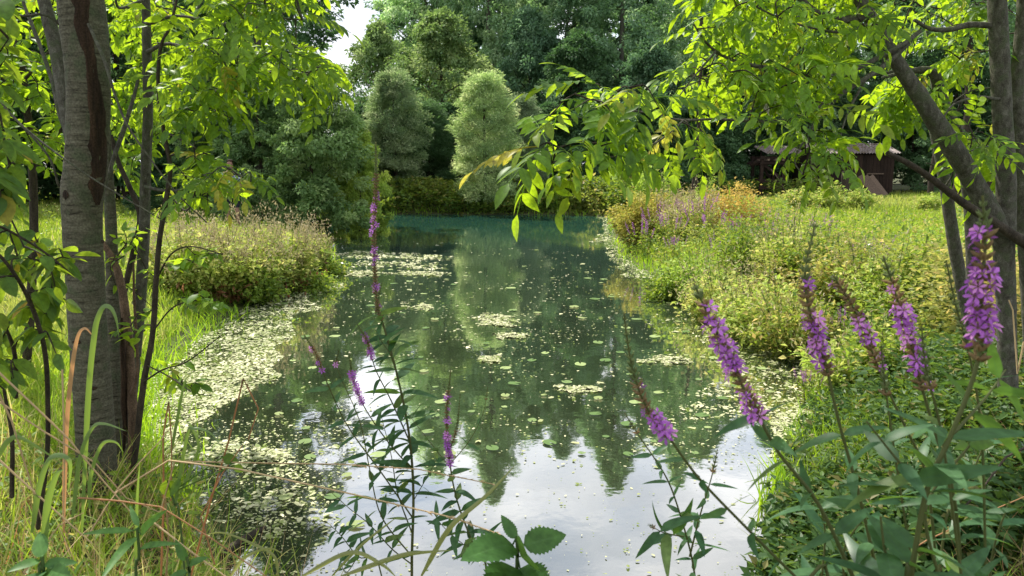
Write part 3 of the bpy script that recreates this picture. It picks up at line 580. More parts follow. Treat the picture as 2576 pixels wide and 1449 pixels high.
# right bank shrubs
bank_bush('willow_bush', 1605, 655, 1.32, .72, 8000, .075, 'rounded yellow green bush standing over the far right water edge', mat='gold', hue0=.12, seed=21, d=18.3)
bank_bush('willow_bush', 1665, 640, 1.3, .68, 5000, .07, 'pale yellow bush just right of the rounded yellow green bush', mat='gold', hue0=.25, heads=800, seed=22, d=19)
bank_bush('rust_bush', 1835, 590, 1.25, .75, 6500, .06, 'rusty orange bush on the right bank', mat='gold', hue0=.75, seed=23, d=17.5, dead=400)
bank_bush('rust_bush', 1905, 560, .9, .45, 2500, .055, 'small rusty yellow bush right of the larger rusty bush', mat='gold', hue0=.6, seed=24, d=19)
bank_bush('white_willowherb', 1775, 560, 1.75, .35, 1500, .10, 'tall pale leafy stalks behind the rusty bush', mat='lime', seed=25, d=21, tpl=QN)
bank_bush('leafy_shrub', 1640, 560, 1.75, .6, 2600, .11, 'bright leafy shrub top rising behind the yellow green bush', mat='lime', seed=26, d=23)
bank_bush('seed_grass_bush', 1725, 620, 1.1, .7, 4200, .06, 'beige feathery grass bush between the yellow bush and the rusty bush', mat='lime', hue0=.5, heads=2500, seed=27, d=17.2)
for a in [(2005, 520, .85, .45, 28, 'yellowish leafy weed in front of the timber shelter'), (2085, 525, 1.0, .6, 29, 'wide leafy weed in front of the plank hut'), (2165, 525, .85, .4, 30, 'leafy weed in front of the leaning board'), (2330, 540, .6, .4, 31, 'pale leafy weed beside the light leaning stem')]:
    bank_bush('tall_weed', a[0], a[1], a[2], a[3], 1600, .11, a[5], mat='lime', hue0=.2, seed=a[4], d=26, cat='weed')
for a in [(1690, 690, .75, .5, 'leafy mound right behind the bright sedge at the far right shore'), (1750, 700, .95, .55, 'leafy mound under the leftmost loosestrife clumps'), (1815, 735, .9, .6, 'dark footed leafy mound above the bright sedge'), (1880, 770, .8, .55, 'leafy mound left of the dark gap on the right bank'), (1950, 790, .85, .55, 'leafy mound behind the leaning purple spike tip'),
        (2010, 815, .8, .5, 'leafy mound between the leaning spike and the upright spike'), (1900, 690, 1.0, .7, 'straw coloured leafy mound in the middle of the right bank'), (1990, 715, 1.0, .7, 'tall leafy mound behind the upright bud tip'), (2075, 730, .95, .65, 'leafy mound just right of the upright bud tip'), (2150, 770, .9, .6, 'leafy mound behind the second purple spike'),
        (2230, 800, .85, .6, 'leafy mound behind the third purple spike'), (2320, 800, .9, .6, 'bright leafy mound left of the largest purple spike'), (2160, 900, .65, .5, 'low leafy mound near the weedy right water edge'), (2400, 760, 1.0, .7, 'bright leafy mound at the foot of the light leaning stem'), (2250, 920, .6, .5, 'low leafy mound under the third purple spike')]:
    k_ = int(a[0]) % 7; bank_bush('leafy_mound', a[0], a[1], a[2], a[3], 2600, .065, a[4], mat='herb' if k_ % 2 else 'lime', hue0=[0, .2, .35][k_ % 3], heads=250 * (k_ % 3), seed=int(a[0]), cat='plant')
# herb layer of the right bank: nobody could count it
def band(n, d0, d1, test, mg=150):
    x, y = view_pts(n, d0, d1, mg); s = sdist(x, y); k = test(x, y, s); return x[k], y[k]
x, y = band(9000, 6.5, 24, lambda x, y, s: (x > 0) & (s > .15) & (s < 5.0 + 0 * x) & (rng.random(len(x)) < np.where(s < 3.2, 1, .45)))
herbs(len(x), x, y, lambda a, b: (.3 + .95 * vnoise(a, b, .7, 44)) * (.45 + .55 * sstep(.1, 1.2, sdist(a, b))), 20, .062, 'bank_herbs', 'dense sunlit herbs covering the right bank', huef=.75)
x, y = band(5000, 3.0, 9, lambda x, y, s: (x > 1.2) & (s > .0) & (rng.random(len(x)) < .9))
herbs(len(x), x, y, lambda a, b: (.22 + .33 * vnoise(a, b, 1.2, 45)) * (.5 + .5 * sstep(.0, .8, sdist(a, b))), 26, .06, 'bank_herbs', 'leafy low herbs below the purple spikes on the near right bank', huef=.3, tpl=QL, dark=.42, mat='shaded_herb')  # material and dark offset paint the near bank's shade into the leaves
x, y = band(2500, 8, 28, lambda x, y, s: (x < -3) & (s > 1.) & (rng.random(len(x)) < .5))
herbs(len(x), x, y, lambda a, b: .2 + .3 * vnoise(a, b, .8, 46), 12, .06, 'meadow_herbs', 'low herbs mixed into the left meadow grass', huef=.4)

# ------------------------------------------------------------------ purple loosestrife
def spike(mbF, mbB, pts, flower=.75, fs=.011, seed=0, budfrac=.3, step=.011, br=.011):
    """flower spike along pts (base to tip): buds at the tip, flowers and calyces below"""
    r = np.random.default_rng(seed); p = smooth(pts, k=8); seg = np.linalg.norm(np.diff(p, axis=0), axis=1); cum = np.concatenate([[0], np.cumsum(seg)]); Lh = cum[-1]; t = np.arange(0, Lh, step)
    c = np.stack([np.interp(t, cum, p[:, i]) for i in range(3)], -1); ax = unit(np.gradient(p, axis=0)); A = unit(np.stack([np.interp(t, cum, ax[:, i]) for i in range(3)], -1)); f = t / Lh
    for k in range(len(t)):
        m = 5; a = np.arange(m) / m * 2 * PI + k * .9 + r.normal() * .3; pf = r.random() if k % 2 == 0 else pf; x = unit(np.cross(A[k], [.3, 1., .1])); y = np.cross(A[k], x); o = np.cos(a)[:, None] * x + np.sin(a)[:, None] * y
        bud = f[k] > 1 - budfrac; taper = 1 if not bud else max(.25, (1 - f[k]) / budfrac) ** .6
        d = unit(o * (.8 if not bud else .55) + A[k] * (.6 if not bud else .9) + r.normal(size=(m, 3)) * .12)
        s = br * taper * (.8 + .4 * r.random(m)); R = np.stack([unit(np.cross(d, A[k])), np.cross(d, unit(np.cross(d, A[k]))), d], -1); pos = c[k] + o * .002
        for T in (BUDT, BUDC): mbB.scatter(T, pos, R, np.stack([s * .55, s * .55, s * 1.15], -1), r.random(m), np.full(m, 0. if bud else .55))
        if not bud:
            e = r.random(m) < flower * (.15 + 1.0 * (pf > .42)) * min(1, 1.6 * (1 - budfrac - f[k]) + .45)
            if e.any(): mbF.scatter(FLOW, (c[k] + d * br * 1.0)[e], R[e], fs * (.55 + .65 * r.random(e.sum())), r.random(e.sum()), (r.random(e.sum()) < .2) * .5)
def loose(name, label, stems, group=None, seed=0, leaf=.08, fs=.011, cat='flower', leafmat='strife', step=.011, br=.011):
    """stems: list of dict(p=world pts base->tip, r=radius, sp=fraction where the spike starts or None, fl, nodes=(t0,t1,n), ll)"""
    b = stems[0]['p'][0]; root = thing(name, label, cat, b, group); st = MB(); lf = MB(); r = np.random.default_rng(seed)
    for si, q in enumerate(stems):
        p = smooth(q['p'], k=6); n = len(p); st.tube(p, np.linspace(q['r'], q['r'] * .35, n), 6, rnd=.4 + .3 * r.random(), hue=q.get('hue', .25)); sp = q.get('sp')
        t0, t1, nn = q.get('nodes', (0, 1, 0)); ax = unit(np.gradient(p, axis=0))
        for k in range(nn):
            t = t0 + (t1 - t0) * (k + .3 * r.random()) / nn; i = min(n - 1, int(t * (n - 1))); fr_ = t * (n - 1) - i; c = p[i] + (p[min(n - 1, i + 1)] - p[i]) * fr_; a0 = k * PI / 2 + r.normal() * .3 + q.get('ph', 0)
            x = unit(np.cross(ax[i], [.2, 1., .15])); y = np.cross(ax[i], x)
            for a in (a0, a0 + PI):
                o = math.cos(a) * x + math.sin(a) * y; d = unit(o + ax[i] * (.25 + .35 * r.random()) - [0, 0, .12] + r.normal(size=3) * .12); ll = q.get('ll', leaf) * (1.1 - .45 * t) * (.75 + .5 * r.random())
                lf.scatter(LANCE, c[None], frames(d[None], (ax[i] + r.normal(size=3) * .35)[None]), np.array([[ll * 1.15, ll, ll * (.4 + 1.2 * r.random())]]), np.array([r.random()]), np.array([.5 * (r.random() < .1)]))
        if sp is not None:
            i = int(sp * (n - 1))
            if 'vs' in q: i = int(np.max(np.where(proj(p)[1] > q['vs'])[0]))
            F_, B_ = MB(), MB(); spike(F_, B_, p[i:], q.get('fl', .7), q.get('fs', fs), seed * 31 + si, q.get('bf', .3), step, q.get('br', br))
            o = B_.build('flower_spike', M['bud'], root)
            if F_.n:
                f_ = F_.build('petals', M['petal'], root); f_.parent = o
    st.build('stem', M['stem'], root)
    if lf.n: lf.build('leaves', M[leafmat], root)
    return root
# clumps on the right bank: real spikes, small in the picture
def strife_clump(seed):
    r = np.random.default_rng(seed); b = np.zeros(3); root = thing('loosestrife_clump', '', 'flower'); st, lf, bu, fl = MB(), MB(), MB(), MB()
    for k in range(9):
        a = r.random() * 6.28; q = .35 * r.random() ** .5; h = .75 + .45 * r.random(); top = np.array([q * math.cos(a) * 1.5, q * math.sin(a) * 1.5, h]); p0 = top * [.3, .3, 0]; p = smooth([p0, (p0 + top) / 2 + [0, 0, .05], top], k=6)
        st.tube(p, np.linspace(.006, .002, len(p)), 3, hue=.4); n = 26; t = r.random(n) * .68; c = np.stack([np.interp(t, np.linspace(0, 1, len(p)), p[:, i]) for i in range(3)], -1)
        lf.scatter(QN, c, frames(r.normal(size=(n, 3)) + [0, 0, .3], r.normal(size=(n, 3)) * .5 + [0, 0, 1]), .11 * (.6 + .7 * r.random(n)), None, (r.random(n) < .15) * .6)
        n = 80; t = .58 + .36 * r.random(n); c = np.stack([np.interp(t, np.linspace(0, 1, len(p)), p[:, i]) for i in range(3)], -1) + r.normal(size=(n, 3)) * .009
        fl.scatter(QL, c, frames(r.normal(size=(n, 3)), r.normal(size=(n, 3))), .019 * (.7 + .6 * r.random(n)), None, (r.random(n) < .3) * .5)
    st.build('stems', M['stem'], root); lf.build('foliage', M['herb'], root, smooth=False); fl.build('flower_spikes', M['petal'], root, smooth=False); return root
CL = [strife_clump(k) for k in (51, 52, 53)]
for k, (u, d, h, lab) in enumerate([(1618, 16.6, 1.3, 'loosestrife clump leftmost on the bank, leaning over the weed line'), (1655, 17.2, 1.45, 'loosestrife clump in front of the pale yellow bush'), (1690, 16.2, 1.25, 'loosestrife clump below the beige feathery grass bush'), (1722, 17.0, 1.3, 'loosestrife clump at the foot of the beige feathery grass'), (1762, 16.4, 1.45, 'loosestrife clump left of the rusty bush foot'),
        (1800, 15.4, 1.2, 'loosestrife clump in front of the rusty bush'), (1850, 14.6, 1.1, 'loosestrife clump right below the rusty bush'), (1812, 13.2, .95, 'low loosestrife clump above the dark leafy bank gap'), (1700, 15.0, .9, 'low loosestrife clump above the bright sedge'), (1930, 13.6, 1.0, 'loosestrife clump in the middle of the right bank herbs'),
        (1985, 12.6, .9, 'thin loosestrife clump behind the upright purple spike'), (2060, 14.4, 1.15, 'loosestrife clump right of the upright bud tip'), (2088, 13.4, 1.0, 'loosestrife clump just right of the upright purple spike'), (2190, 10.6, .95, 'loosestrife clump behind the second leaning purple spike'), (2260, 9.2, .85, 'deep purple loosestrife clump below the light leaning stem'),
        (2140, 8.2, .65, 'small loosestrife clump low on the near right bank'), (2230, 7.0, .6, 'small loosestrife clump beneath the middle purple spike'), (2060, 6.6, .5, 'low loosestrife clump flopping toward the water edge'), (1900, 17.2, 1.1, 'loosestrife clump right of the rusty bush top'), (1960, 16, 1.0, 'loosestrife clump on the meadow edge below the timber shelter')]):
    x = (u - 1288) / F * d; loc = (x, d, float(land(x, d)) - .02); s = h / 1.1 * (.78 if d > 12 else .85)
    if k < 3: o = CL[k]; o.location = loc; o['label'] = lab; o['group'] = 'loosestrife clumps on the right bank'
    else: o = dup(CL[k % 3], loc, rng.random() * 6.28, (1, 1, 1), lab, 'loosestrife clumps on the right bank')
    o.scale = (s, s, s)

# ------------------------------------------------------------------ hut, shelter, boards
def corr(mb, x0, x1, ya, za, yb, zb, amp=.03, wl=.15, th=.012):
    n = int((x1 - x0) / wl * 8); xs = np.linspace(x0, x1, n); w = amp * np.sin(xs / wl * 2 * PI); m = 6
    for sgn, off in ((1, 0), (-1, -th)):
        v = np.array([[x, ya + (yb - ya) * t, za + (zb - za) * t + ww + off] for t in np.linspace(0, 1, m) for x, ww in zip(xs, w)])
        i = np.arange(m - 1)[:, None] * n; j = np.arange(n - 1)[None]; f = np.stack([i + j, i + j + 1, i + n + j + 1, i + n + j], -1).reshape(-1, 4); mb.add(v, f if sgn > 0 else f[:, ::-1], .5)
    e = np.array([[x, ya, za + ww + o] for x, ww in zip(xs, w) for o in (0, -th)]); k = np.arange(n - 1) * 2; mb.add(e, np.stack([k, k + 1, k + 3, k + 2], -1), .5)
D = 38.0; zb = .42
def U(u, d=D): return (u - 1288) / F * d
def V(v, d=D): return P(1288, v, d)[2]
hut = thing('plank_hut', 'dark brown plank hut with a corrugated sheet roof at the meadow edge', 'hut', (U(2140), D, zb))
x0, x1, zt = U(2035), U(2236), V(388)
mb = MB(); xx = x0
while xx < x1 - .05:
    w_ = .16 + .03 * rng.random(); mb.box((xx + w_ / 2, D + .01 * rng.random(), (zb + zt) / 2 - .02 + .02 * rng.random()), (w_ - .012, .03, zt - zb), rnd=rng.random()); xx += w_
mb.build('front_wall', M['wood'], hut, smooth=False)
for sx in (x0 + .02, x1 - .02):
    mb = MB(); mb.box((sx, D + 1.35, (zb + zt) / 2 + .08), (.05, 2.6, zt - zb + .1)); mb.build('side_wall', M['wood'], hut, smooth=False)
mb = MB(); mb.box(((x0 + x1) / 2, D + 2.7, (zb + zt) / 2 + .2), (x1 - x0, .05, zt - zb + .4)); mb.build('rear_wall', M['wood'], hut, smooth=False)
mb = MB(); corr(mb, x0 - .2, x1 + .25, D - .25, V(385), D + 1.3, V(364, D + 1.3)); mb.build('roof', M['roof'], hut)
mb = MB(); corr(mb, x0 - .2, x1 + .25, D + 2.95, V(385), D + 1.33, V(364, D + 1.3)); mb.build('rear_roof', M['roof'], hut)
mb = MB(); mb.tube([(x0 - .22, D + 1.31, V(363, D + 1.3)), (x1 + .27, D + 1.31, V(363, D + 1.3))], .05, 8); mb.build('ridge_cap', M['roof'], hut)
mb = MB(); mb.box((U(2190), D - .045, V(437)), (.85, .09, .05)); mb.box((U(2183), D - .03, V(440)), (.05, .05, .14)); mb.build('ledge', M['board'], hut, smooth=False)
mb = MB(); mb.box((x0 + .35, D - .02, (zb + zt) / 2 - .1), (.12, .04, zt - zb - .25)); mb.box((x0 + 1.5, D - .02, (zb + zt) / 2 - .1), (.12, .04, zt - zb - .25)); mb.box((x0 + .92, D - .02, zt - .4), (1.27, .035, .12)); mb.build('door_frame', M['wood'], hut, smooth=False)
lb = thing('leaning_board', 'grey boards leaning slantwise against the plank hut wall', 'board', (U(2188), D - .4, zb))
mb = MB()
for k in range(3):
    mb.beam((U(2152) + .27 * k, D - .07, V(442)), (U(2185) + .27 * k, D - .7, zb + .02), .25, .035, rng.random())
mb.build('boards', M['board'], lb, smooth=False)
DS = 37.2
sh = thing('timber_shelter', 'open dark timber shelter with corrugated roof left of the hut', 'shelter', (U(1937, DS), DS, zb)); xa, xb = U(1908, DS), U(1962, DS); zt = V(392, DS)
for px in (xa, xb):
    for py in (DS, DS + 1.4):
        mb = MB(); mb.beam((px, py, zb - .1), (px, py, zt), .15, .15, rng.random()); mb.build('post', M['wood'], sh, smooth=False)
for vz, hh in ((455, .16), (472, .16), (491, .2), (410, .13), (397, .13)):
    for py in (DS - .1, DS + 1.5):
        mb = MB(); mb.box(((xa + xb) / 2, py, V(vz, DS)), (xb - xa + .25, .045, hh), rnd=rng.random()); mb.build('rail', M['wood'], sh, smooth=False)
for a, b in (((xa + .05, DS - .02, V(412, DS)), (xb - .1, DS - .02, V(448, DS))), ((xa + .45, DS + 1.38, V(412, DS)), (xb - .1, DS + 1.38, V(455, DS)))):
    mb = MB(); mb.beam(a, b, .13, .05, .3); mb.build('brace', M['wood'], sh, smooth=False)
for k in range(3):
    mb = MB(); mb.box((xa + .25 + .36 * k, DS + .7, V(402, DS)), (.1, 1.9, .1), rnd=.6); mb.build('rafter', M['board'], sh, smooth=False)
mb = MB(); corr(mb, U(1916, DS), U(2012, DS), DS - .35, V(386, DS), DS + 1.9, V(367, DS + 1.9)); mb.build('roof', M['roof'], sh)
for k in range(5):
    mb = MB(); q = DS + .1 + .25 * k; mb.beam((U(1888, DS), q, V(408 + (k % 3) * 3, DS)), (U(1985, DS), q, V(405 + (k % 3) * 3, DS)), .10, .10, rng.random())
    t = thing('stored_timber', ['rough timber pole stacked frontmost under the shelter roof', 'rough timber pole stacked second under the shelter roof', 'rough timber pole stacked third under the shelter roof', 'rough timber pole stacked fourth under the shelter roof', 'rough timber pole stacked rearmost under the shelter roof'][k], 'timber', (U(1937, DS), q, V(408, DS)), 'poles under the shelter roof')
    mb.build('pole', M['wood'], t, smooth=False)
mb = MB(); p_ = np.array([[U(1922, DS), DS - .5, V(425, DS)], [U(1945, DS), DS - .55, V(455, DS)], [U(1966, DS), DS - .75, zb]]); mb.tube(smooth(p_), .022, 6); tag(mb.build('thin_pole', M['board'], origin=p_[-1]), 'thin grey stick leaning across the front of the timber shelter', 'stick')
st = thing('tree_stump', 'gnarled dark stump standing in front of the hut wall', 'stump', (U(2118, 36), 36, zb)); mb = MB(); zz = np.linspace(zb - .1, V(432, 36), 8); mb.tube(np.stack([U(2118, 36) + .04 * np.sin(zz * 7), 36 + 0 * zz, zz], -1), .2 - .04 * (zz - zb), 10, cap=True, wob=.1); mb.build('trunk', M['dark'], st)
bn = thing('low_bench', 'low dark bench between the shelter and the hut', 'bench', (U(2000, 37), 37, zb)); mb = MB(); mb.box((U(2000, 37), 37, zb + .36), (.95, .3, .06)); mb.build('seat', M['wood'], bn, smooth=False)
for q in (-.35, .35):
    mb = MB(); mb.box((U(2000, 37) + q, 37, zb + .16), (.08, .24, .33)); mb.build('leg', M['wood'], bn, smooth=False)
# person in a striped shirt, far behind the left ash leaves
pd = 20.; pz = float(land(U(588, pd), pd)); per = thing('person', 'person in a blue and white striped shirt half hidden behind the low left leaves', 'person', (U(588, pd), pd, pz)); per.scale = (1.06, 1.06, 1.08)
def skin(name, V_, E_, R_, mat, parent):
    me = bpy.data.meshes.new(name); me.from_pydata(V_, E_, []); o = bpy.data.objects.new(name, me); COL.objects.link(o); o.parent = parent; me.materials.append(mat)
    o.modifiers.new('skin', 'SKIN'); me.skin_vertices.new() if not me.skin_vertices else None
    for i, r_ in enumerate(R_): me.skin_vertices[0].data[i].radius = r_ if isinstance(r_, tuple) else (r_, r_)
    me.skin_vertices[0].data[0].use_root = True; o.modifiers.new('sub', 'SUBSURF').render_levels = 2; return o
M['skin'] = rough_mat('skin', [(.3, (.42, .24, .17)), (.7, (.50, .30, .22))], 4, bump=.02, rough=.6); M['hair'] = rough_mat('hair', [(.3, (.05, .03, .02)), (.7, (.1, .06, .04))], 20, bump=.3); M['short'] = rough_mat('dark_cloth', [(.3, (.03, .035, .05)), (.7, (.06, .065, .09))], 12, bump=.1)
m, nt, ns, L = nodes('striped_cloth'); tc = N(nt, 'ShaderNodeTexCoord'); wv = N(nt, 'ShaderNodeTexWave', Scale=6., Distortion=.6); wv.bands_direction = 'Z'; L.new(tc.outputs['Object'], wv.inputs['Vector']); rp = ramp(nt, wv.outputs['Fac'], [(.4, (.03, .07, .2)), (.55, (.6, .65, .75))]); bs = N(nt, 'ShaderNodeBsdfDiffuse'); L.new(rp.outputs[0], bs.inputs[0]); o = N(nt, 'ShaderNodeOutputMaterial'); L.new(bs.outputs[0], o.inputs[0]); M['stripe'] = m
skin('body', [(0, 0, .92), (0, 0, 1.15), (0, 0, 1.38), (0, 0, 1.47), (0, -.01, 1.56), (0, -.01, 1.70), (-.18, 0, 1.38), (-.24, .02, 1.12), (-.2, -.14, .92), (.18, 0, 1.38), (.24, .02, 1.12), (.2, -.14, .92), (-.1, 0, .85), (-.11, -.02, .47), (-.11, .02, .07), (-.11, -.13, .03), (.1, 0, .85), (.12, -.02, .47), (.12, .03, .07), (.12, -.12, .03)],
     [(0, 1), (1, 2), (2, 3), (3, 4), (4, 5), (2, 6), (6, 7), (7, 8), (2, 9), (9, 10), (10, 11), (0, 12), (12, 13), (13, 14), (14, 15), (0, 16), (16, 17), (17, 18), (18, 19)], [.13, .12, .12, .05, .085, .075, .055, .042, .03, .055, .042, .03, .085, .055, .04, .035, .085, .055, .04, .035], M['skin'], per)
skin('shirt', [(0, 0, .9), (0, 0, 1.15), (0, 0, 1.38), (-.2, 0, 1.37), (-.24, .02, 1.15), (.2, 0, 1.37), (.24, .02, 1.15)], [(0, 1), (1, 2), (2, 3), (3, 4), (2, 5), (5, 6)], [.155, .145, .14, .075, .06, .075, .06], M['stripe'], per)
skin('shorts', [(0, 0, .9), (-.1, 0, .8), (-.11, -.02, .52), (.1, 0, .8), (.12, -.02, .52)], [(0, 1), (1, 2), (0, 3), (3, 4)], [.15, .105, .08, .105, .08], M['short'], per)
skin('hair', [(0, .02, 1.66), (0, .03, 1.74)], [(0, 1)], [.095, .08], M['hair'], per)
# ------------------------------------------------------------------ near trees
def region(n, poly, d0, d1):
    poly = np.array(poly, float); lo, hi = poly.min(0), poly.max(0); out = []
    while len(out) < n:
        u, v = rng.uniform(lo[0], hi[0]), rng.uniform(lo[1], hi[1])
        if inpoly(np.array([u]), np.array([v]), poly)[0]: out.append(P(u, v, rng.uniform(d0, d1)))
    return np.array(out)
def grow(nodes_, targets, mb, r0=.006, droop=.06, maxlen=1.2):
    """join every target to the nearest wood by a curved twig; later twigs may spring from earlier ones"""
    nodes_ = np.array(nodes_); d = np.array([np.min(np.linalg.norm(nodes_ - t, axis=1)) for t in targets]); tw = []
    for i in np.argsort(d):
        t = targets[i]; q = np.linalg.norm(nodes_ - t, axis=1); a = nodes_[np.argmin(q)]; ln = q.min()
        if ln < .04: continue
        mid = (a + t) / 2 + np.array([0, 0, droop * ln * 2]) + rng.normal(size=3) * .08 * ln; p = smooth([a, mid, t], k=4); tw.append(p)
        mb.tube(p, np.linspace(r0 * (.6 + .8 * min(1, ln / .6)), r0 * .3, len(p)), 4, rnd=.35); nodes_ = np.vstack([nodes_, p[3:]])
    return tw
def leaf_twigs(mb, tw, tpls, per, L, droop=.5, up=1., hue=.045, every=None, tilt=.35, bright=.5):
    pos, dr, nm = [], [], []
    for p in tw:
        ln = np.sum(np.linalg.norm(np.diff(p, axis=0), axis=1)); n = per if every is None else max(2, int(ln / every))
        ts = np.linspace(.25, 1, n) if n > 1 else np.array([1.]); ax = unit(p[-1] - p[0]); side = unit(np.cross(ax, [0, 0, 1.]) + 1e-6)
        for k, t in enumerate(ts):
            i = t * (len(p) - 1); j = min(len(p) - 2, int(i)); pos.append(p[j] + (p[j + 1] - p[j]) * (i - j)); sg = 1 if k % 2 else -1
            o = ax * (.5 if t < .99 else 1.2) + side * sg * (1. if t < .99 else .1) + rng.normal(size=3) * .3; o[2] -= droop * (.5 + rng.random()); dr.append(o); nm.append(np.array([0, 0, up]) + rng.normal(size=3) * tilt + ax * .2)
    pos, dr, nm = np.array(pos), np.array(dr), np.array(nm); n = len(pos); w = rng.integers(0, len(tpls), n); R = frames(dr, nm); s = L * (.5 + .75 * rng.random(n)); rn = np.clip(bright + .36 * rng.normal(size=n), 0, 1); hu = (rng.random(n) < hue) * rng.random(n)
    for q in range(len(tpls)):
        e = w == q; mb.scatter(tpls[q], pos[e], R[e], s[e], rn[e], hu[e])
    return n
def limb(mb, pts, d0, d1=None, sides=10, wob=.03, k=6, cap=True, rnd=.5):
    p, r = pl(pts, d0, d1); p, r = smooth(p, r, k); mb.tube(p, r, sides, rnd=rnd, wob=wob, cap=cap); return p
def up_ext(p, dirn, n, L, spread=.0):
    return p + unit(dirn) * L

# ---- left birch: one thick pale trunk, forked above, dead bark strip facing the lens
DB = 4.3
B0 = P(245, 1235, DB); B0[2] = float(land(B0[0], B0[1])) - .03
bir = thing('birch_tree', 'thick pale grey birch at the left with a long dark dead bark strip', 'tree', B0)
mb = MB(); path = [(252, 1290, 128), (246, 1220, 116), (240, 1100, 108), (234, 1000, 106), (222, 850, 103), (214, 700, 103), (207, 560, 104), (208, 480, 112), (216, 420, 112), (221, 330, 110), (222, 200, 112), (212, 80, 120), (200, -30, 118)]
p, r = pl(path, DB); top = p[-1]; ext = np.array([top + [-.05, .05, .8], top + [-.02, .1, 2.0], top + [.1, .2, 3.6], top + [.3, .3, 5.2]]); p = np.vstack([p, ext]); r = np.concatenate([r, [.12, .1, .07, .03]]); p, r = smooth(p, r, 8); mb.tube(p, r, 28, wob=.012); tp, trd = p, r
mb.build('trunk', M['birch'], bir)
mb = MB(); tx = np.array([t for t in range(len(tp)) if True]); u_, v_, _ = proj(tp); sel = np.where((v_ < 520) & (v_ > -60))[0]; th0 = np.interp(v_[sel][::-1], [-60, 60, 200, 300, 420, 500, 520], [-1.66, -1.6, -1.35, -1.1, -.95, -.8, -.75])[::-1]; hw = np.interp(v_[sel][::-1], [-60, 0, 150, 300, 420, 480, 520], [.34, .36, .22, .42, .5, .42, .12])[::-1]
g_v = []; mm = 9
for q, i_ in enumerate(sel):
    for w_ in np.linspace(-1, 1, mm):
        a = th0[q] + math.atan2(-tp[i_][1], -tp[i_][0]) + PI / 2 + w_ * hw[q] * (.75 + .6 * float(vnoise(q * .35, 3. + 5 * (w_ > 0), 1.)) + .05 * rng.normal()); rr = trd[i_] * (1 + .004 + (.05 if abs(w_) < .85 else .0) - .03 * math.exp(-(w_ / .35) ** 2) + .012 * rng.normal()); g_v.append(tp[i_] + rr * np.array([math.cos(a), math.sin(a), 0]))
i = np.arange(len(sel) - 1)[:, None] * mm; j = np.arange(mm - 1)[None]; mb.add(g_v, np.stack([i + j, i + j + 1, i + mm + j + 1, i + mm + j], -1).reshape(-1, 4)); mb.build('dead_bark_strip', M['scar'], bir)
mb = MB()
for (u, v, w_, h) in ((235, 360, 26, 18), (185, 690, 26, 9), (196, 855, 24, 10), (235, 960, 16, 8), (172, 492, 20, 22), (262, 605, 26, 8)):  # knots
    uu = int(np.argmin(np.abs(v_ - v))); c = tp[uu]; R_ = trd[uu]; off = np.clip((u - u_[uu]) * DB / F / R_, -.95, .95); a = math.atan2(-c[1], -c[0]) + math.asin(off); n_ = np.array([math.cos(a), math.sin(a), 0]); t_ = np.array([-math.sin(a), math.cos(a), 0]); e = np.linspace(0, 2 * PI, 15)[:-1]
    ring = [c + n_ * (R_ * 1.01) + t_ * (math.cos(x) * w_ * DB / F / 2) + np.array([0, 0, 1]) * (math.sin(x) * h * DB / F / 2) * (1 + .2 * rng.normal()) for x in e]
    mb.add(ring + [c + n_ * (R_ * 1.06)], np.array([[k, (k + 1) % 14, 14] for k in range(14)]))
mb.build('bark_knots', M['scar'], bir)
mb = MB(); A_ = limb(mb, [(195, 430, 34), (178, 330, 40), (160, 230, 40), (140, 120, 38), (110, 0, 34), (90, -80, 30)], 4.42, 4.7, 10); mb.build('second_stem', M['bark'], bir)
mb = MB(); lim = []
for pts, d0, d1 in (([(185, 385, 8), (150, 290, 12), (130, 200, 12), (95, 100, 12), (60, 10, 10), (40, -60, 8)], 4.5, 4.9), ([(195, 100, 12), (120, 40, 9), (60, 40, 7), (-20, 35, 5)], 4.4, 4.2), ([(222, 60, 8), (262, 150, 10), (290, 240, 7), (330, 330, 6), (440, 480, 4), (520, 560, 3)], 4.1, 3.9), ([(-20, 230, 6), (60, 320, 6), (190, 420, 5), (300, 490, 4), (420, 560, 3)], 4.0, 3.95),
                    ([(170, 420, 9), (150, 470, 7), (120, 390, 6), (10, 270, 6)], 4.4, 4.2), ([(262, 480, 8), (285, 400, 12), (310, 330, 14), (335, 250, 10), (350, 190, 8)], 4.55, 5.0)):
    mb = MB(); lim.append(limb(mb, pts, d0, d1, 6)); mb.build('branch', M['bark'], bir)
# birch crown, unseen above the frame: boughs and leaves spread to shade the foreground
mb = MB(); cw = MB(); nodes_ = list(tp[-24:]); tg = []
for k in range(260):
    a = rng.random() * 6.28; q = rng.random() ** .5; tg.append(np.array([-1.1 + 2.1 * q * math.cos(a), 3.2 + 1.7 * q * math.sin(a), 4.2 + 3.0 * rng.random()]))
for k in range(100):
    a = rng.random() * 6.28; q = rng.random() ** .5; tg.append(np.array([-3.4 + 1.25 * q * math.cos(a), 5.2 + 1.1 * q * math.sin(a), 4.7 + 1.6 * rng.random()]))  # extra unseen boughs, added to shade the lower left grass
for k in range(45):
    a = rng.random() * 6.28; q = rng.random() ** .5; tg.append(np.array([-.5 + 1.0 * q * math.cos(a), 5.0 + 1.0 * q * math.sin(a), 5.0 + 1.6 * rng.random()]))  # further unseen boughs, added to dapple the near right ground
tw = grow(nodes_, np.array(tg), cw, .012); leaf_twigs(mb, tw, [OVATE, LEAF], 15, .10, .6, tilt=.5); cw.build('boughs', M['bark'], bir); mb.build('crown', M['near'], bir)
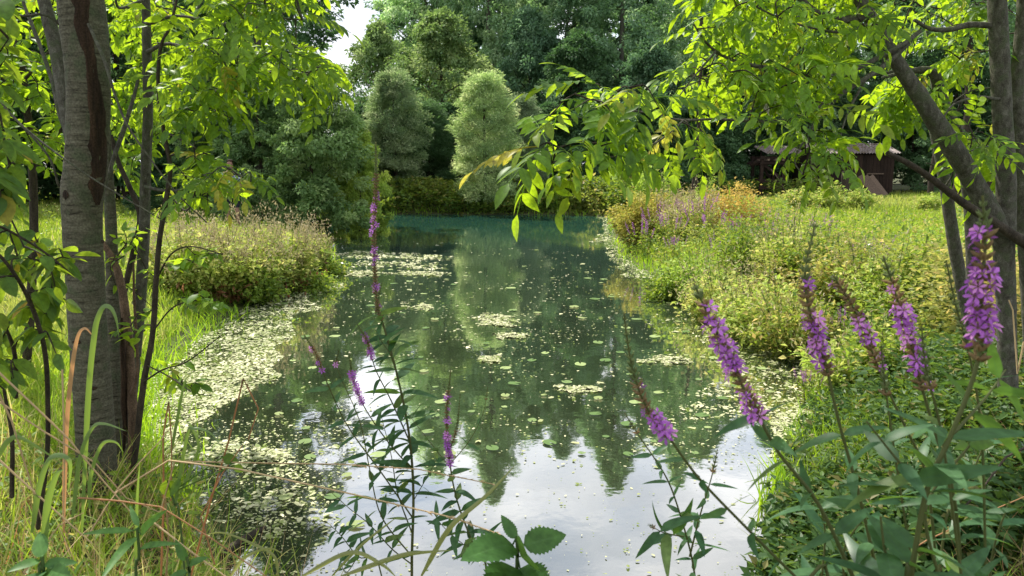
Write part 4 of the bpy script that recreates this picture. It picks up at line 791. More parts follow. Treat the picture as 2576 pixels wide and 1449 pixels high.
# a second birch close behind, seen right of the thick trunk
b2 = P(292, 1180, 4.75); b2[2] = float(land(b2[0], b2[1])) - .03; bt = thing('birch_tree', 'half dead birch trunk hidden close behind the thick birch', 'tree', b2); mb = MB()
limb(mb, [(300, 1240, 50), (296, 1150, 46), (292, 1000, 44), (286, 860, 38), (282, 700, 34), (278, 540, 30), (262, 300, 28), (250, 0, 26), (245, -300, 20)], 4.75, 4.9, 14, k=6); mb.build('trunk', M['birch'], bt)
mb = MB(); q, r = pl([(306, 800, 8), (309, 900, 14), (311, 1000, 18), (314, 1080, 14), (310, 1140, 5)], 4.62); q, r = smooth(q, r, 5); mb.tube(q, r, 7, wob=.15); mb.build('dead_bark_strip', M['scar'], bt)

# ---- slim stems right of the birch
def slim(name, label, pts, d0, d1, mat, extra=(), cat='young tree', rgn=(), tpls=None, per=3, L=.3, lm='near', sides=10, maxr=.005, droop=.5):
    b = P(pts[0][0], pts[0][1], d0); b[2] = float(land(b[0], b[1])) - .02; root = thing(name, label, cat, b); mb = MB(); main = limb(mb, pts, d0, d1, sides); mb.build('trunk', M[mat], root); nd = list(main[len(main) // 4:]); bm = MB()
    for (e, a, c) in extra: b2_ = MB(); nd += list(limb(b2_, e, a, c, 6)); b2_.build('branch', M[mat], root)
    lf = MB(); 
    for (poly, n, a, c) in rgn:
        tw = grow(nd, region(n, poly, a, c), bm); leaf_twigs(lf, tw, tpls or PIN, per, L, droop)
    if bm.n: bm.build('twigs', M[mat], root)
    if lf.n: lf.build('crown', M[lm], root)
    return root
slim('young_ash_tree', 'slim spotted grey ash stem right of the birch carrying the big yellow leaf spray', [(318, 1200, 28), (328, 1050, 27), (342, 900, 28), (354, 740, 31), (362, 600, 30), (366, 450, 28), (372, 300, 26), (370, 150, 24), (367, 0, 22), (362, -160, 18), (350, -420, 10)], 4.9, 5.0, 'bark',
     extra=[([(372, 130, 12), (420, 110, 10), (480, 125, 9), (560, 150, 8), (640, 172, 7), (720, 188, 6), (790, 178, 4), (835, 160, 3)], 4.9, 4.0), ([(368, 60, 12), (450, 40, 8), (560, 60, 7), (660, 45, 5), (760, 50, 4)], 4.9, 3.8), ([(371, 200, 10), (440, 230, 8), (520, 270, 6), (590, 300, 4)], 4.9, 4.2), ([(366, 470, 10), (420, 480, 8), (500, 470, 6), (590, 440, 4), (630, 470, 3)], 4.9, 4.0), ([(362, 0, 10), (300, 20, 8), (290, -30, 5)], 4.9, 4.6)],
     rgn=[([(520, 60), (620, 110), (760, 110), (835, 150), (835, 210), (760, 225), (640, 200), (540, 250), (440, 250), (430, 150)], 74, 3.7, 4.8), ([(290, -20), (560, -20), (640, 60), (520, 110), (420, 330), (300, 320)], 44, 5.1, 6.2), ([(440, 400), (560, 390), (620, 440), (600, 465), (480, 465), (430, 440)], 13, 3.7, 4.6), ([(540, -60), (760, -60), (790, 40), (700, 70), (590, 50)], 20, 3.4, 4.4), ([(430, 280), (560, 230), (590, 290), (480, 310)], 10, 3.8, 4.4), ([(200, -500), (700, -500), (760, -150), (250, -150)], 50, 3.4, 4.6)], L=.21, per=3, droop=.35)
slim('young_ash_tree', 'slim reddish brown stem bending out from behind the birch trunk', [(332, 1200, 28), (335, 1080, 28), (332, 1000, 29), (325, 880, 26), (312, 760, 24), (298, 690, 22), (280, 645, 19), (258, 610, 15)], 4.6, 4.75, 'red', extra=[([(332, 990, 14), (346, 930, 9), (342, 830, 9), (337, 740, 8), (336, 660, 6)], 4.58, 4.5)])
slim('young_ash_tree', 'thin dark green stem in front of the slim grey ash stem', [(330, 1230, 18), (345, 1100, 18), (362, 960, 18), (384, 840, 16), (393, 700, 15), (402, 600, 14), (420, 490, 14), (428, 420, 12), (412, 330, 11), (398, 220, 10), (404, 120, 9), (430, 60, 8), (450, -40, 6), (460, -200, 4)], 4.35, 4.2, 'dark',
     extra=[([(395, 700, 6), (430, 640, 5), (480, 620, 4), (560, 640, 3)], 4.3, 3.9), ([(387, 830, 5), (440, 770, 4), (520, 755, 3), (575, 770, 2)], 4.3, 3.9), ([(362, 960, 6), (410, 930, 5), (470, 910, 4), (555, 845, 3)], 4.3, 3.9), ([(372, 920, 4), (430, 950, 4), (480, 985, 3)], 4.2, 3.8), ([(412, 330, 6), (470, 360, 5), (540, 400, 3)], 4.3, 3.9), ([(420, 480, 6), (470, 530, 5), (500, 450, 3)], 4.3, 4.0)],
     rgn=[([(420, 610), (540, 600), (570, 650), (450, 690)], 12, 3.8, 4.3), ([(440, 730), (560, 730), (580, 790), (470, 790)], 10, 3.8, 4.2), ([(400, 900), (480, 900), (515, 980), (440, 985)], 9, 3.8, 4.2), ([(400, 360), (520, 350), (540, 440), (430, 450)], 9, 3.8, 4.4), ([(430, 480), (560, 470), (540, 520), (440, 540)], 8, 3.9, 4.6), ([(280, 560), (400, 560), (390, 900), (290, 900)], 26, 4.4, 5.2)], tpls=[OVATE, LEAF], per=4, L=.085)
slim('young_ash_tree', 'forked dark stem crossing behind the slim grey ash stem', [(300, 800, 14), (320, 700, 17), (345, 600, 18), (352, 540, 16), (330, 480, 14), (295, 400, 13), (280, 340, 10)], 5.1, 5.2, 'dark')
slim('young_ash_tree', 'backlit leafy tree standing behind the birch trunk at far left', [(60, 1000, 26), (75, 800, 26), (85, 600, 24), (80, 400, 22), (60, 200, 18), (30, 0, 14), (20, -200, 8)], 6.4, 6.4, 'dark', extra=[([(82, 420, 12), (150, 330, 9), (220, 260, 6)], 6.4, 6.2), ([(70, 300, 10), (10, 200, 7), (-40, 120, 5)], 6.4, 6.0), ([(62, 200, 10), (150, 110, 7), (270, 70, 5)], 6.4, 6.2)],
     rgn=[([(-60, -40), (200, -40), (240, 200), (180, 420), (40, 470), (-60, 420)], 260, 5.3, 7.2), ([(270, -20), (420, -20), (430, 330), (360, 480), (280, 420)], 120, 5.6, 7.0)], tpls=[OVATE, LEAF], per=6, L=.105)
slim('broadleaf_shrub', 'big leaved dark shrub filling the left frame edge beside the birch', [(95, 1330, 14), (118, 1150, 14), (120, 1000, 14), (112, 880, 14), (80, 770, 13), (30, 680, 11), (-40, 600, 8)], 3.0, 2.6, 'dark', extra=[([(-20, 560, 8), (40, 590, 8), (120, 640, 6), (180, 690, 4)], 2.7, 2.9), ([(40, 1000, 14), (35, 880, 12), (-10, 780, 9)], 2.9, 2.7), ([(30, 1250, 16), (30, 1100, 14), (10, 980, 10)], 2.9, 2.8), ([(-40, 480, 7), (20, 540, 6), (60, 620, 4)], 2.6, 2.6)],
     rgn=[([(-60, 520), (90, 560), (200, 650), (170, 800), (60, 780), (-60, 760)], 40, 2.5, 3.2), ([(-60, 220), (20, 280), (50, 420), (10, 520), (-60, 560)], 22, 2.2, 2.6), ([(-60, 760), (90, 780), (160, 880), (60, 1000), (-60, 980)], 26, 2.6, 3.1), ([(-60, -20), (30, -20), (25, 200), (-20, 260), (-60, 260)], 16, 2.4, 3.0)], tpls=[OVATE, LEAF], per=4, L=.10, lm='shade', cat='shrub', droop=.9)

# ---- right ash: several trunks, long boughs reaching left over the bank
DA = 4.5; A0 = P(2530, 1010, DA); A0[2] = float(land(A0[0], A0[1])) - .03
ash = thing('ash_tree', 'large multi stemmed ash at the right with the leaning trunk and long hanging boughs', 'tree', A0); nd = []
mb = MB(); zA = [(2535, 1080, 60.7), (2535, 950, 55.4), (2533, 850, 52.8), (2530, 740, 55.4), (2526, 640, 56.8), (2530, 540, 55.4), (2530, 430, 54.1), (2522, 300, 52.8), (2515, 150, 51.5), (2508, 0, 50.2), (2500, -150, 43.6), (2490, -420, 26.4)]
p = limb(mb, zA, DA, DA, 18, .02); nd += list(p[-30:]); mb.build('trunk', M['bark'], ash)
mb = MB(); p = limb(mb, [(2530, 640, 52.8), (2505, 560, 58.1), (2455, 470, 56.8), (2405, 385, 56.8), (2350, 300, 50.2), (2300, 222, 43.6), (2245, 140, 37.0), (2205, 70, 34.3), (2175, 20, 33.0), (2140, -40, 30.4), (2080, -160, 23.8), (2000, -330, 13.2)], DA, 4.3, 16, .02); nd += list(p[20:]); mb.build('leaning_trunk', M['bark'], ash)
mb = MB(); p = limb(mb, [(2600, 1000, 43.6), (2590, 800, 40.9), (2578, 600, 39.6), (2572, 440, 40.9), (2562, 320, 38.3), (2556, 250, 44.9), (2560, 180, 37.0), (2570, 60, 33.0), (2575, -60, 29.0), (2580, -300, 18.5)], 4.9, 4.9, 14, .03); nd += list(p[-14:]); mb.build('rear_trunk', M['bark'], ash)
mb = MB(); BR = [([(2500, 65, 18), (2440, 62, 17), (2390, 74, 15), (2340, 72, 12), (2300, 50, 9)], 4.5, 4.4), ([(2315, 78, 12), (2270, 112, 13), (2200, 150, 14), (2140, 178, 14), (2080, 191, 13), (2010, 186, 12), (1940, 172, 11), (1870, 160, 9), (1810, 135, 8), (1770, 100, 6), (1745, 60, 4)], 4.4, 3.9),
      ([(2290, 105, 14), (2230, 160, 14), (2180, 195, 14), (2110, 240, 12), (2060, 270, 10), (1990, 300, 8), (1900, 305, 7), (1800, 300, 6), (1710, 302, 6), (1650, 288, 5), (1580, 278, 5), (1500, 285, 4), (1440, 300, 3), (1370, 290, 2)], 4.4, 3.3), ([(1720, 302, 5), (1690, 330, 5), (1640, 365, 5), (1580, 388, 5), (1520, 396, 4), (1450, 398, 4), (1390, 410, 3)], 3.5, 3.1),
      ([(2170, 44, 22), (2110, 48, 20), (2050, 28, 17), (2010, -10, 16), (1960, -90, 10)], 4.3, 4.2), ([(2190, 60, 10), (2120, 80, 8), (2040, 70, 6), (1950, 40, 5), (1880, 5, 4)], 4.3, 3.9), ([(1800, 130, 6), (1740, 200, 4), (1710, 240, 3)], 3.9, 3.7), ([(2110, 240, 8), (2040, 330, 6), (2000, 400, 4), (2020, 440, 3)], 4.2, 3.6), ([(2180, 195, 8), (2130, 290, 6), (2110, 370, 4), (2120, 410, 3)], 4.3, 3.8),
      ([(2525, 380, 10), (2480, 370, 8), (2440, 380, 5)], 4.4, 4.1), ([(2515, 250, 10), (2460, 245, 8), (2400, 262, 6), (2370, 300, 4)], 4.4, 4.3), ([(2360, 330, 14), (2290, 190, 10), (2220, 185, 8), (2160, 200, 5)], 4.6, 4.7)]
for pts, a, c in BR: mb = MB(); nd += list(limb(mb, pts, a, c, 8, .04)); mb.build('branch', M['bark'], ash)
mb = MB(); p = limb(mb, [(2640, 650, 35.6), (2576, 610, 33.0), (2500, 560, 27.7), (2430, 515, 23.8), (2370, 470, 19.8), (2300, 420, 17.2), (2232, 385, 13.2)], 4.45, 4.1, 10, .04); mb.build('dead_bough', M['dark'], ash)
tgb = MB(); lf = MB()
RG = [([(1760, -60), (2200, -60), (2230, 60), (2150, 150), (1950, 170), (1790, 180), (1740, 110)], 88, 3.7, 5.0), ([(2200, -60), (2560, -60), (2560, 60), (2400, 110), (2260, 110)], 40, 4.7, 6.0), ([(1730, 130), (1950, 150), (2150, 180), (2160, 210), (2080, 240), (1960, 240), (1800, 240), (1700, 230)], 50, 3.6, 4.7), ([(1960, 260), (2090, 260), (2110, 330), (2100, 370), (2010, 380), (1980, 340)], 14, 3.4, 4.2), ([(2200, 180), (2330, 220), (2350, 300), (2270, 270)], 6, 4.8, 5.2),
      ([(2300, 100), (2480, 120), (2480, 200), (2400, 200)], 12, 4.7, 5.6), ([(2420, 290), (2490, 310), (2490, 370), (2440, 380)], 5, 3.9, 4.3), ([(1340, 250), (1420, 240), (1500, 205), (1560, 195), (1650, 240), (1690, 280), (1600, 285), (1480, 285), (1350, 280)], 15, 3.0, 3.4), ([(1340, 345), (1480, 345), (1560, 335), (1600, 350), (1560, 370), (1480, 385), (1370, 395), (1340, 380)], 11, 2.9, 3.3), ([(1680, 330), (1760, 320), (1790, 350), (1740, 390), (1690, 380)], 5, 3.3, 3.8),
      ([(1990, 330), (2110, 330), (2115, 420), (2010, 440)], 12, 3.6, 4.0), ([(1700, -420), (2600, -420), (2600, -130), (1750, -130)], 90, 3.6, 5.2)]
for poly, n, a, c in RG:
    tw = grow(nd, region(n, poly, a, c), tgb, .006); leaf_twigs(lf, tw, PIN, 3 if n > 60 else 2, .26 if n in (15, 11) else .21, .40, bright=.5)
tgb.build('twigs', M['dark'], ash); lf.build('crown', M['near'], ash)
# crown above the frame on the right
mb = MB(); cw = MB(); tg = []
for k in range(120):
    a = rng.random() * 6.28; q = rng.random() ** .5; tg.append(np.array([2.8 + 1.8 * q * math.cos(a), 3.4 + 1.6 * q * math.sin(a), 4.4 + 2.6 * rng.random()]))
tw = grow(nd, np.array(tg), cw, .012); leaf_twigs(mb, tw, PIN, 3, .34); cw.build('boughs', M['bark'], ash); mb.build('upper_crown', M['near'], ash)
slim('young_ash_tree', 'light grey leaning stem with a broken stub behind the leaning ash trunk', [(2440, 820, 34), (2420, 720, 36), (2405, 640, 36), (2392, 560, 34), (2380, 480, 32), (2366, 400, 30), (2350, 330, 26)], 5.6, 5.7, 'bark', extra=[([(2378, 470, 7), (2395, 430, 5), (2330, 410, 4)], 5.5, 5.4)])
slim('young_ash_tree', 'arching light grey stem that bends over behind the leaning ash trunk', [(2450, 700, 40), (2440, 500, 38), (2412, 350, 36), (2385, 290, 36), (2362, 235, 34), (2352, 190, 30), (2325, 176, 22), (2280, 182, 14), (2220, 195, 8)], 5.3, 5.0, 'bark', extra=[([(2400, 300, 7), (2420, 250, 8), (2415, 215, 5)], 5.2, 5.1), ([(2380, 270, 6), (2440, 230, 5), (2500, 220, 4)], 5.1, 5.0)],
     rgn=[([(2220, 170), (2340, 150), (2360, 280), (2240, 260)], 14, 4.9, 5.4), ([(2390, 300), (2490, 280), (2500, 380), (2420, 400)], 12, 4.9, 5.4)], per=2, L=.3)
# trunks dim in the wood behind
for (u, d, w_, lab) in ((2395, 36, .4, 'thick dark trunk in the wood between the ash stems'), (2478, 35, .35, 'dark trunk in the wood left of the upright ash trunk'), (40, 27, .45, 'black trunk at the far edge of the left meadow'), (1735, 33, .28, 'thin dark trunk standing behind the right bank weeds'), (955, 37.5, .2, 'thin dark trunk pair left member at the left end of the far shore'), (972, 37.7, .18, 'thin dark trunk pair right member at the left end of the far shore'), (2330, 37, .3, 'dark trunk behind the right corner of the hut')):
    x = (u - 1288) / F * d; z = float(land(x, d)); t = thing('woodland_tree', lab, 'tree', (x, d, z)); mb = MB(); zz = np.linspace(-.1, 8 if w_ > .21 else 3.6, 9); q = np.stack([x + np.cumsum(rng.normal(size=9) * .06), d + 0 * zz, z + zz], -1); mb.tube(q, np.linspace(w_ / 2, w_ / 4, 9), 10, wob=.05); mb.build('trunk', M['dark'], t)
    lf = MB(); n = 1500; pp = q[-1] + rng.normal(size=(n, 3)) * [1.4, 1.4, .9] + [0, 0, .5]; lf.scatter(QL, pp, frames(rv(n), rv(n) * .5 + [0, 0, 1]), .16 * (.6 + .8 * rng.random(n))); c = lf.build('crown', M['far'], t, smooth=False); c.color = (.55, .75, .6, 1)
# ------------------------------------------------------------------ foreground flowers
def W(pts, d0, d1=None): return pl(pts, d0, d1)[0]
def rootpt(p, dz=0): q = np.array(p[0]); q[2] = float(land(q[0], q[1])) - .03; return np.vstack([q, p])
c1 = rootpt(W([(1036, 1449), (1040, 1250), (1030, 1100), (1003, 960), (968, 830), (948, 760), (941, 600), (946, 470), (945, 358)], 2.6))
S_ = dict
side = lambda pts, d0, d1, **k: dict(p=W(pts, d0, d1), **k)
loose('purple_loosestrife', 'tall central purple loosestrife with the longest upright flower spike', [
    S_(p=c1, r=.0058, sp=.62, vs=800, fl=.22, bf=.17, nodes=(.22, .64, 17), ll=.15, hue=.3, br=.011, fs=.013),
    side([(945, 790), (952, 750), (961, 710)], 2.6, 2.55, r=.002, sp=.1, fl=.0, bf=.6, br=.007), side([(1012, 1000), (985, 900), (960, 860), (945, 830)], 2.6, 2.5, r=.002, nodes=(.2, 1, 4), ll=.095),
    side([(1030, 1110), (985, 1010), (945, 930), (924, 860), (898, 815)], 2.6, 2.45, r=.003, sp=.62, fl=.35, bf=.35, nodes=(.1, .6, 5), ll=.095, br=.008), side([(1035, 1180), (975, 1110), (920, 1030), (890, 960), (878, 890)], 2.6, 2.4, r=.003, sp=.55, fl=.55, bf=.3, nodes=(.1, .5, 5), ll=.095, br=.008),
    side([(1036, 1300), (960, 1190), (880, 1080), (830, 980), (795, 890), (764, 842)], 2.6, 2.3, r=.0032, sp=.72, fl=.4, bf=.4, nodes=(.1, .68, 7), ll=.095, br=.008), side([(1036, 1400), (960, 1300), (930, 1180), (905, 1060), (850, 930), (852, 880)], 2.55, 2.4, r=.003, sp=.85, fl=.2, bf=.8, nodes=(.1, .8, 9), ll=.095, br=.007),
    side([(1036, 1420), (985, 1380), (930, 1320), (880, 1280), (835, 1240)], 2.6, 2.4, r=.003, nodes=(.1, 1, 8), ll=.085), side([(1040, 1260), (1080, 1190), (1100, 1150)], 2.6, 2.6, r=.002, nodes=(.2, 1, 4), ll=.095), side([(1036, 1340), (1000, 1240), (985, 1150), (960, 1050)], 2.6, 2.65, r=.003, nodes=(.1, 1, 9), ll=.10)], seed=1)
c2 = rootpt(W([(1225, 1449), (1195, 1380), (1150, 1260), (1130, 1150), (1124, 1040), (1134, 932)], 2.45))
loose('purple_loosestrife', 'shorter loosestrife with a pink spike just right of the tall central one', [S_(p=c2, r=.0045, sp=.62, vs=1155, fl=.65, bf=.2, nodes=(.25, .64, 11), ll=.12, br=.009, fs=.012), side([(1128, 1140), (1148, 1080), (1158, 990)], 2.45, 2.4, r=.002, sp=.3, fl=.1, bf=.75, br=.008),
    side([(1130, 1170), (1180, 1110), (1215, 1040), (1228, 968)], 2.45, 2.4, r=.002, sp=.88, fl=0, bf=.9, nodes=(.3, .7, 2), ll=.05, br=.006), side([(1190, 1390), (1120, 1330), (1090, 1290)], 2.45, 2.3, r=.002, nodes=(.1, 1, 4), ll=.095), side([(1135, 1180), (1080, 1110), (1010, 1020)], 2.45, 2.55, r=.002, nodes=(.3, 1, 3), ll=.08)], seed=2)
loose('purple_loosestrife', 'thin budding loosestrife stem leaning at the lower left of the central one', [S_(p=rootpt(W([(960, 1449), (900, 1400), (860, 1350), (830, 1320)], 2.2)), r=.003, nodes=(.4, 1, 9), ll=.095), side([(900, 1400), (870, 1440), (850, 1390)], 2.2, 2.1, r=.002, nodes=(.2, 1, 4), ll=.04)], seed=3)
big = dict(fs=.0118, br=.0108)
def near(label, pts, d0, d1, r, sp, fl, bf, nodes_, ll, seed, extra=(), **k):
    p = W(pts, d0, d1); g_ = p[0].copy(); g_[2] = float(land(g_[0], g_[1])) - .02; lo_ = p[0] + (p[0] - p[1]) * .6; lo_[2] = max(lo_[2], g_[2] + .2); p = np.vstack([[lo_[0], lo_[1], g_[2]], lo_, p]) if p[0][2] > g_[2] + .5 else np.vstack([g_, p])
    kk = dict(big); kk.update(k); ll *= .85; kk['ll'] = ll; return loose('purple_loosestrife', label, [dict(p=p, r=r, sp=sp, fl=fl, bf=bf, nodes=nodes_, **kk)] + list(extra), seed=seed, step=.0125)
near('loosestrife with bright purple spike leaning left, third from the right bank reeds', [(2150, 1460), (2060, 1270), (1960, 1140), (1905, 1040), (1870, 975), (1830, 890), (1785, 800), (1745, 712)], 1.0, .98, .0035,   .50, .7, .12, (.28, .6, 5), .085, 11, vs=1045)
near('loosestrife leaning left whose spike ends in a long bare bud tip', [(2010, 1460), (1880, 1330), (1760, 1205), (1690, 1110), (1630, 1030), (1597, 950), (1580, 870), (1570, 788)], 1.12, 1.05, .0032, .55, .5, .5, (.25, .6, 6), .07, 12, br=.0105, vs=1090)
near('upright purple loosestrife with a tall grey bud tip, middle of the right flowers', [(2210, 1460), (2165, 1260), (2110, 1060), (2078, 920), (2040, 800), (2025, 690), (2050, 565)], 1.05, 1.0, .0035, .50, .62, .36, (.25, .52, 5), .09, 13, vs=925)
near('thin loosestrife with a short broken purple tip right of the upright one', [(2360, 1460), (2330, 1200), (2280, 1080), (2220, 950), (2160, 800), (2098, 695)], 1.2, 1.15, .0032, .52, .42, .06, (.25, .6, 5), .09, 14, vs=905)
near('leaning purple loosestrife with a dark thin tip left of the big right spike', [(2420, 1460), (2400, 1250), (2350, 1080), (2315, 960), (2290, 860), (2260, 760), (2222, 645)], 1.12, 1.05, .0035, .48, .6, .16, (.2, .5, 6), .09, 15, vs=965)
R6 = near('largest and nearest purple loosestrife spike at the right edge', [(2290, 1460), (2330, 1240), (2390, 1100), (2445, 960), (2470, 850), (2468, 740), (2478, 620), (2472, 492)], .88, .86, .0045, .46, .8, .22, (.08, .5, 7), .125, 16, extra=[dict(p=W([(2330, 1240), (2260, 1160), (2180, 1060)], .88, .85), r=.0025, nodes=(.2, 1, 3), ll=.09), dict(p=W([(2390, 1100), (2480, 1000), (2530, 930)], .88, .95), r=.0025, nodes=(.3, 1, 3), ll=.08)], fs=.0138, br=.012, vs=892)
near('fuzzy green budding loosestrife left of the largest right spike', [(2480, 1460), (2470, 1100), (2440, 900), (2405, 770), (2380, 655)], 1.1, 1.05, .003, .72, 0, .98, (.2, .68, 5), .08, 17)
near('short dark budding loosestrife between the right purple spikes', [(2420, 1460), (2370, 1100), (2330, 930), (2318, 820)], .98, .95, .003, .74, 0, .98, (.3, .72, 4), .08, 18)
near('small budding loosestrife under the middle right spikes', [(2300, 1460), (2260, 1200), (2225, 960), (2216, 870)], 1.1, 1.1, .003, .78, 0, .98, (.3, .75, 4), .07, 19)
near('dark leafy loosestrife without flowers at the lower middle right', [(1750, 1460), (1735, 1380), (1700, 1260), (1670, 1190), (1610, 1100), (1572, 1040)], 1.6, 1.5, .003, .9, .0, .9, (.25, .85, 9), .07, 20, br=.008, extra=[dict(p=W([(1735, 1400), (1760, 1300), (1790, 1200), (1805, 1130)], 1.6, 1.55), r=.0025, sp=.75, fl=0, bf=.95, nodes=(.1, .7, 5), ll=.07, br=.008), dict(p=W([(1720, 1350), (1670, 1340), (1632, 1320)], 1.6, 1.5), r=.002, sp=.9, fl=0, bf=.9, nodes=(.2, .8, 3), ll=.095, br=.006)])
near('leafy loosestrife stem with broad hanging leaves at the bottom right', [(2230, 1520), (2240, 1430), (2225, 1380), (2215, 1300)], .92, .92, .004, None, 0, .3, (.05, .98, 4), .15, 21)
near('leafy loosestrife stem rising at the bottom right corner', [(2400, 1560), (2330, 1330), (2350, 1230), (2440, 1120), (2480, 1050)], 1.05, 1.1, .004, None, 0, .3, (.05, .98, 6), .12, 22)

for k, (pts, d, lab) in enumerate([([(2060, 1520), (2075, 1330), (2040, 1230)], 1.3, 'grey green leafy loosestrife shoot between the two leaning stems at lower right'), ([(2480, 1560), (2500, 1380), (2540, 1260)], 1.2, 'leafy shoot without flowers at the lower right frame edge'), ([(2150, 1560), (2120, 1400), (2180, 1290)], 1.15, 'leafy shoot with long drooping leaves at the bottom right'), ([(2400, 1300), (2450, 1180), (2500, 1060)], 1.45, 'leafy shoot in front of the upright ash trunk foot')]):
    near(lab, pts, d, d * .98, .0035, None, 0, .3, (.05, .98, 7), .14, 40 + k)
# nettles: serrated broad leaves
def nettle(label, stem, d, leaves, mat='nettle', tpl=SERR, cat='plant', name='nettle_plant'):
    p = rootpt(W(stem, d)); root = thing(name, label, cat, p[0]); mb = MB(); mb.tube(smooth(p, k=4), .0035, 6, rnd=.5); mb.build('stem', M['stem'], root)
    for (u0, v0, u1, v1, dd, wd, face) in leaves:
        a = P(u0, v0, d); b = P(u1, v1, d + dd); l = np.linalg.norm(b - a); lb = MB(); R = frames((b - a)[None], np.array([face], float)); lb.scatter(tpl, a[None], R, np.array([[l * wd, l, l * .7]]), np.array([rng.random()]))
        lb.tube(np.array([p[-1] if len(p) < 3 else p[np.argmin(np.linalg.norm(p - a, axis=1))], a]), .0018, 4, rnd=.5); lb.build('leaf', M[mat], root)
    return root
nettle('serrated nettle with four dark leaves at the bottom centre', [(1300, 1500), (1302, 1400), (1300, 1350)], 1.35, [(1290, 1370, 1172, 1388, -.1, 1.15, (0, -.55, 1)), (1296, 1355, 1262, 1292, .03, 1.0, (.4, -1, .3)), (1318, 1372, 1426, 1340, .02, 1.3, (-.2, -.9, .8)), (1310, 1400, 1352, 1378, -.12, 1.1, (.3, -.9, .7)), (1300, 1430, 1240, 1480, -.15, 1.2, (0, -.7, 1)), (1308, 1430, 1370, 1480, -.12, 1.2, (0, -.7, 1))])
nettle('broad pale green leafed plant at the bottom left among the grass', [(345, 1500), (350, 1400), (345, 1330)], 1.55, [(335, 1335, 205, 1330, -.05, .75, (0, -.6, 1)), (350, 1325, 318, 1262, .05, .8, (.5, -1, .2)), (352, 1330, 400, 1270, .08, .7, (-.7, -1, .5)), (355, 1345, 380, 1290, -.1, .6, (-.8, -1, .3)), (345, 1350, 250, 1420, -.2, .5, (.2, -.8, 1)), (352, 1380, 420, 1350, -.1, .45, (0, -.8, 1))], tpl=LANCE)
nettle('broad green leafed plant cut by the bottom left corner', [(105, 1500), (110, 1440), (105, 1400)], 1.4, [(100, 1410, 20, 1430, -.05, .9, (0, -.6, 1)), (108, 1400, 92, 1332, .05, 1.0, (.4, -1, .2)), (112, 1420, 190, 1410, 0, .8, (0, -.7, 1)), (110, 1440, 170, 1470, -.1, .8, (0, -.7, 1)), (104, 1440, 40, 1480, -.1, .9, (0, -.7, 1))], tpl=SERR)
nettle('small broad leaf seedling by the bottom edge left of the centre', [(480, 1500), (478, 1440), (470, 1400)], 1.5, [(468, 1410, 440, 1360, .0, .9, (.3, -1, .3)), (474, 1420, 520, 1400, 0, .8, (0, -.8, .8)), (470, 1440, 420, 1450, 0, .9, (0, -.7, 1))])
nettle('bindweed leaf pair glowing yellow green by the bent straw', [(455, 1330), (440, 1270), (430, 1240)], 2.0, [(420, 1205, 436, 1260, .02, 1.1, (.2, -1, .1)), (455, 1205, 425, 1250, -.02, .7, (-.2, -1, .1)), (560, 1150, 600, 1162, 0, 1.1, (0, -1, .4)), (590, 1170, 612, 1188, 0, 1.2, (0, -1, .6))], mat='shade', tpl=OVATE, name='bindweed')

# straws and dry reeds
STR = [([(400, 1300), (440, 1160), (620, 1164), (860, 1168), (1050, 1180), (1240, 1218)], 2.0, 2.0, 4, 'pale straw lying level across the pond view with a thin seed head'), ([(290, 1240), (425, 1158), (600, 1180), (900, 1246), (1130, 1300), (1260, 1345)], 1.85, 1.7, 5, 'pale straw sloping down right across the central loosestrife'),
 ([(480, 1449), (530, 1260), (575, 1110), (612, 952), (650, 1028), (625, 1105)], 2.2, 2.2, 5, 'tall rusty reed broken at the top into a sharp hook'), ([(405, 1449), (412, 1250), (410, 1100), (424, 1010), (432, 1120), (430, 1260)], 2.1, 2.1, 5, 'short brown reed folded over beside the bindweed leaf'),
 ([(-10, 930), (85, 1020), (172, 1104), (260, 1210), (330, 1290)], 1.7, 1.7, 6, 'thick pale straw slanting from the upper left edge'), ([(-10, 975), (30, 1060), (70, 1190), (105, 1308)], 1.6, 1.6, 6, 'steep pale straw at the left edge'), ([(-10, 1005), (110, 1085), (239, 1164), (317, 1252), (404, 1290)], 1.75, 1.8, 5, 'long straw sloping from the left edge to the seedling'),
 ([(-10, 1150), (100, 1250), (232, 1368)], 1.5, 1.5, 6, 'pale straw in front of the left grass tuft'), ([(157, 930), (160, 1050), (162, 1180), (160, 1300)], 1.8, 1.8, 5, 'upright pale straw in front of the birch foot'), ([(288, 1240), (350, 1165), (404, 1108), (440, 1060)], 2.0, 2.1, 4, 'straw rising right from the birch foot'),
 ([(197, 1252), (300, 1260), (404, 1275), (540, 1360), (672, 1452)], 1.7, 1.6, 5, 'orange brown straw bending toward the bottom edge'), ([(383, 1312), (470, 1380), (570, 1452)], 1.6, 1.5, 5, 'short straw running to the bottom edge'), ([(418, 1449), (424, 1350), (416, 1250)], 1.7, 1.7, 5, 'white dry stalk standing beside the seedling'),
 ([(540, 1420), (505, 1300), (560, 1190), (610, 1120)], 2.0, 2.0, 4, 'rusty straw crossing the hooked reed'), ([(220, 1350), (270, 1270), (300, 1230)], 1.7, 1.8, 4, 'short straw stub left of the broad leaf plant'), ([(60, 1440), (150, 1320), (210, 1290)], 1.5, 1.6, 4, 'thin straw over the bottom left leaves'),
 ([(2230, 1449), (2235, 1360), (2200, 1290), (2170, 1240)], 1.7, 1.8, 3, 'dry pale stalk behind the hanging leaves at the bottom right'), ([(2190, 1449), (2330, 1360), (2480, 1290), (2600, 1240)], 2.0, 2.2, 4, 'dry brown cane slanting through the lower right undergrowth'), ([(2576, 860), (2560, 940), (2548, 780), (2538, 755)], 2.4, 2.4, 5, 'bare light twig standing before the upright ash trunk'), ([(2590, 1120), (2530, 1150), (2470, 1230), (2400, 1300)], 2.6, 2.4, 7, 'dark fallen branch on the right bank under the flowers')]
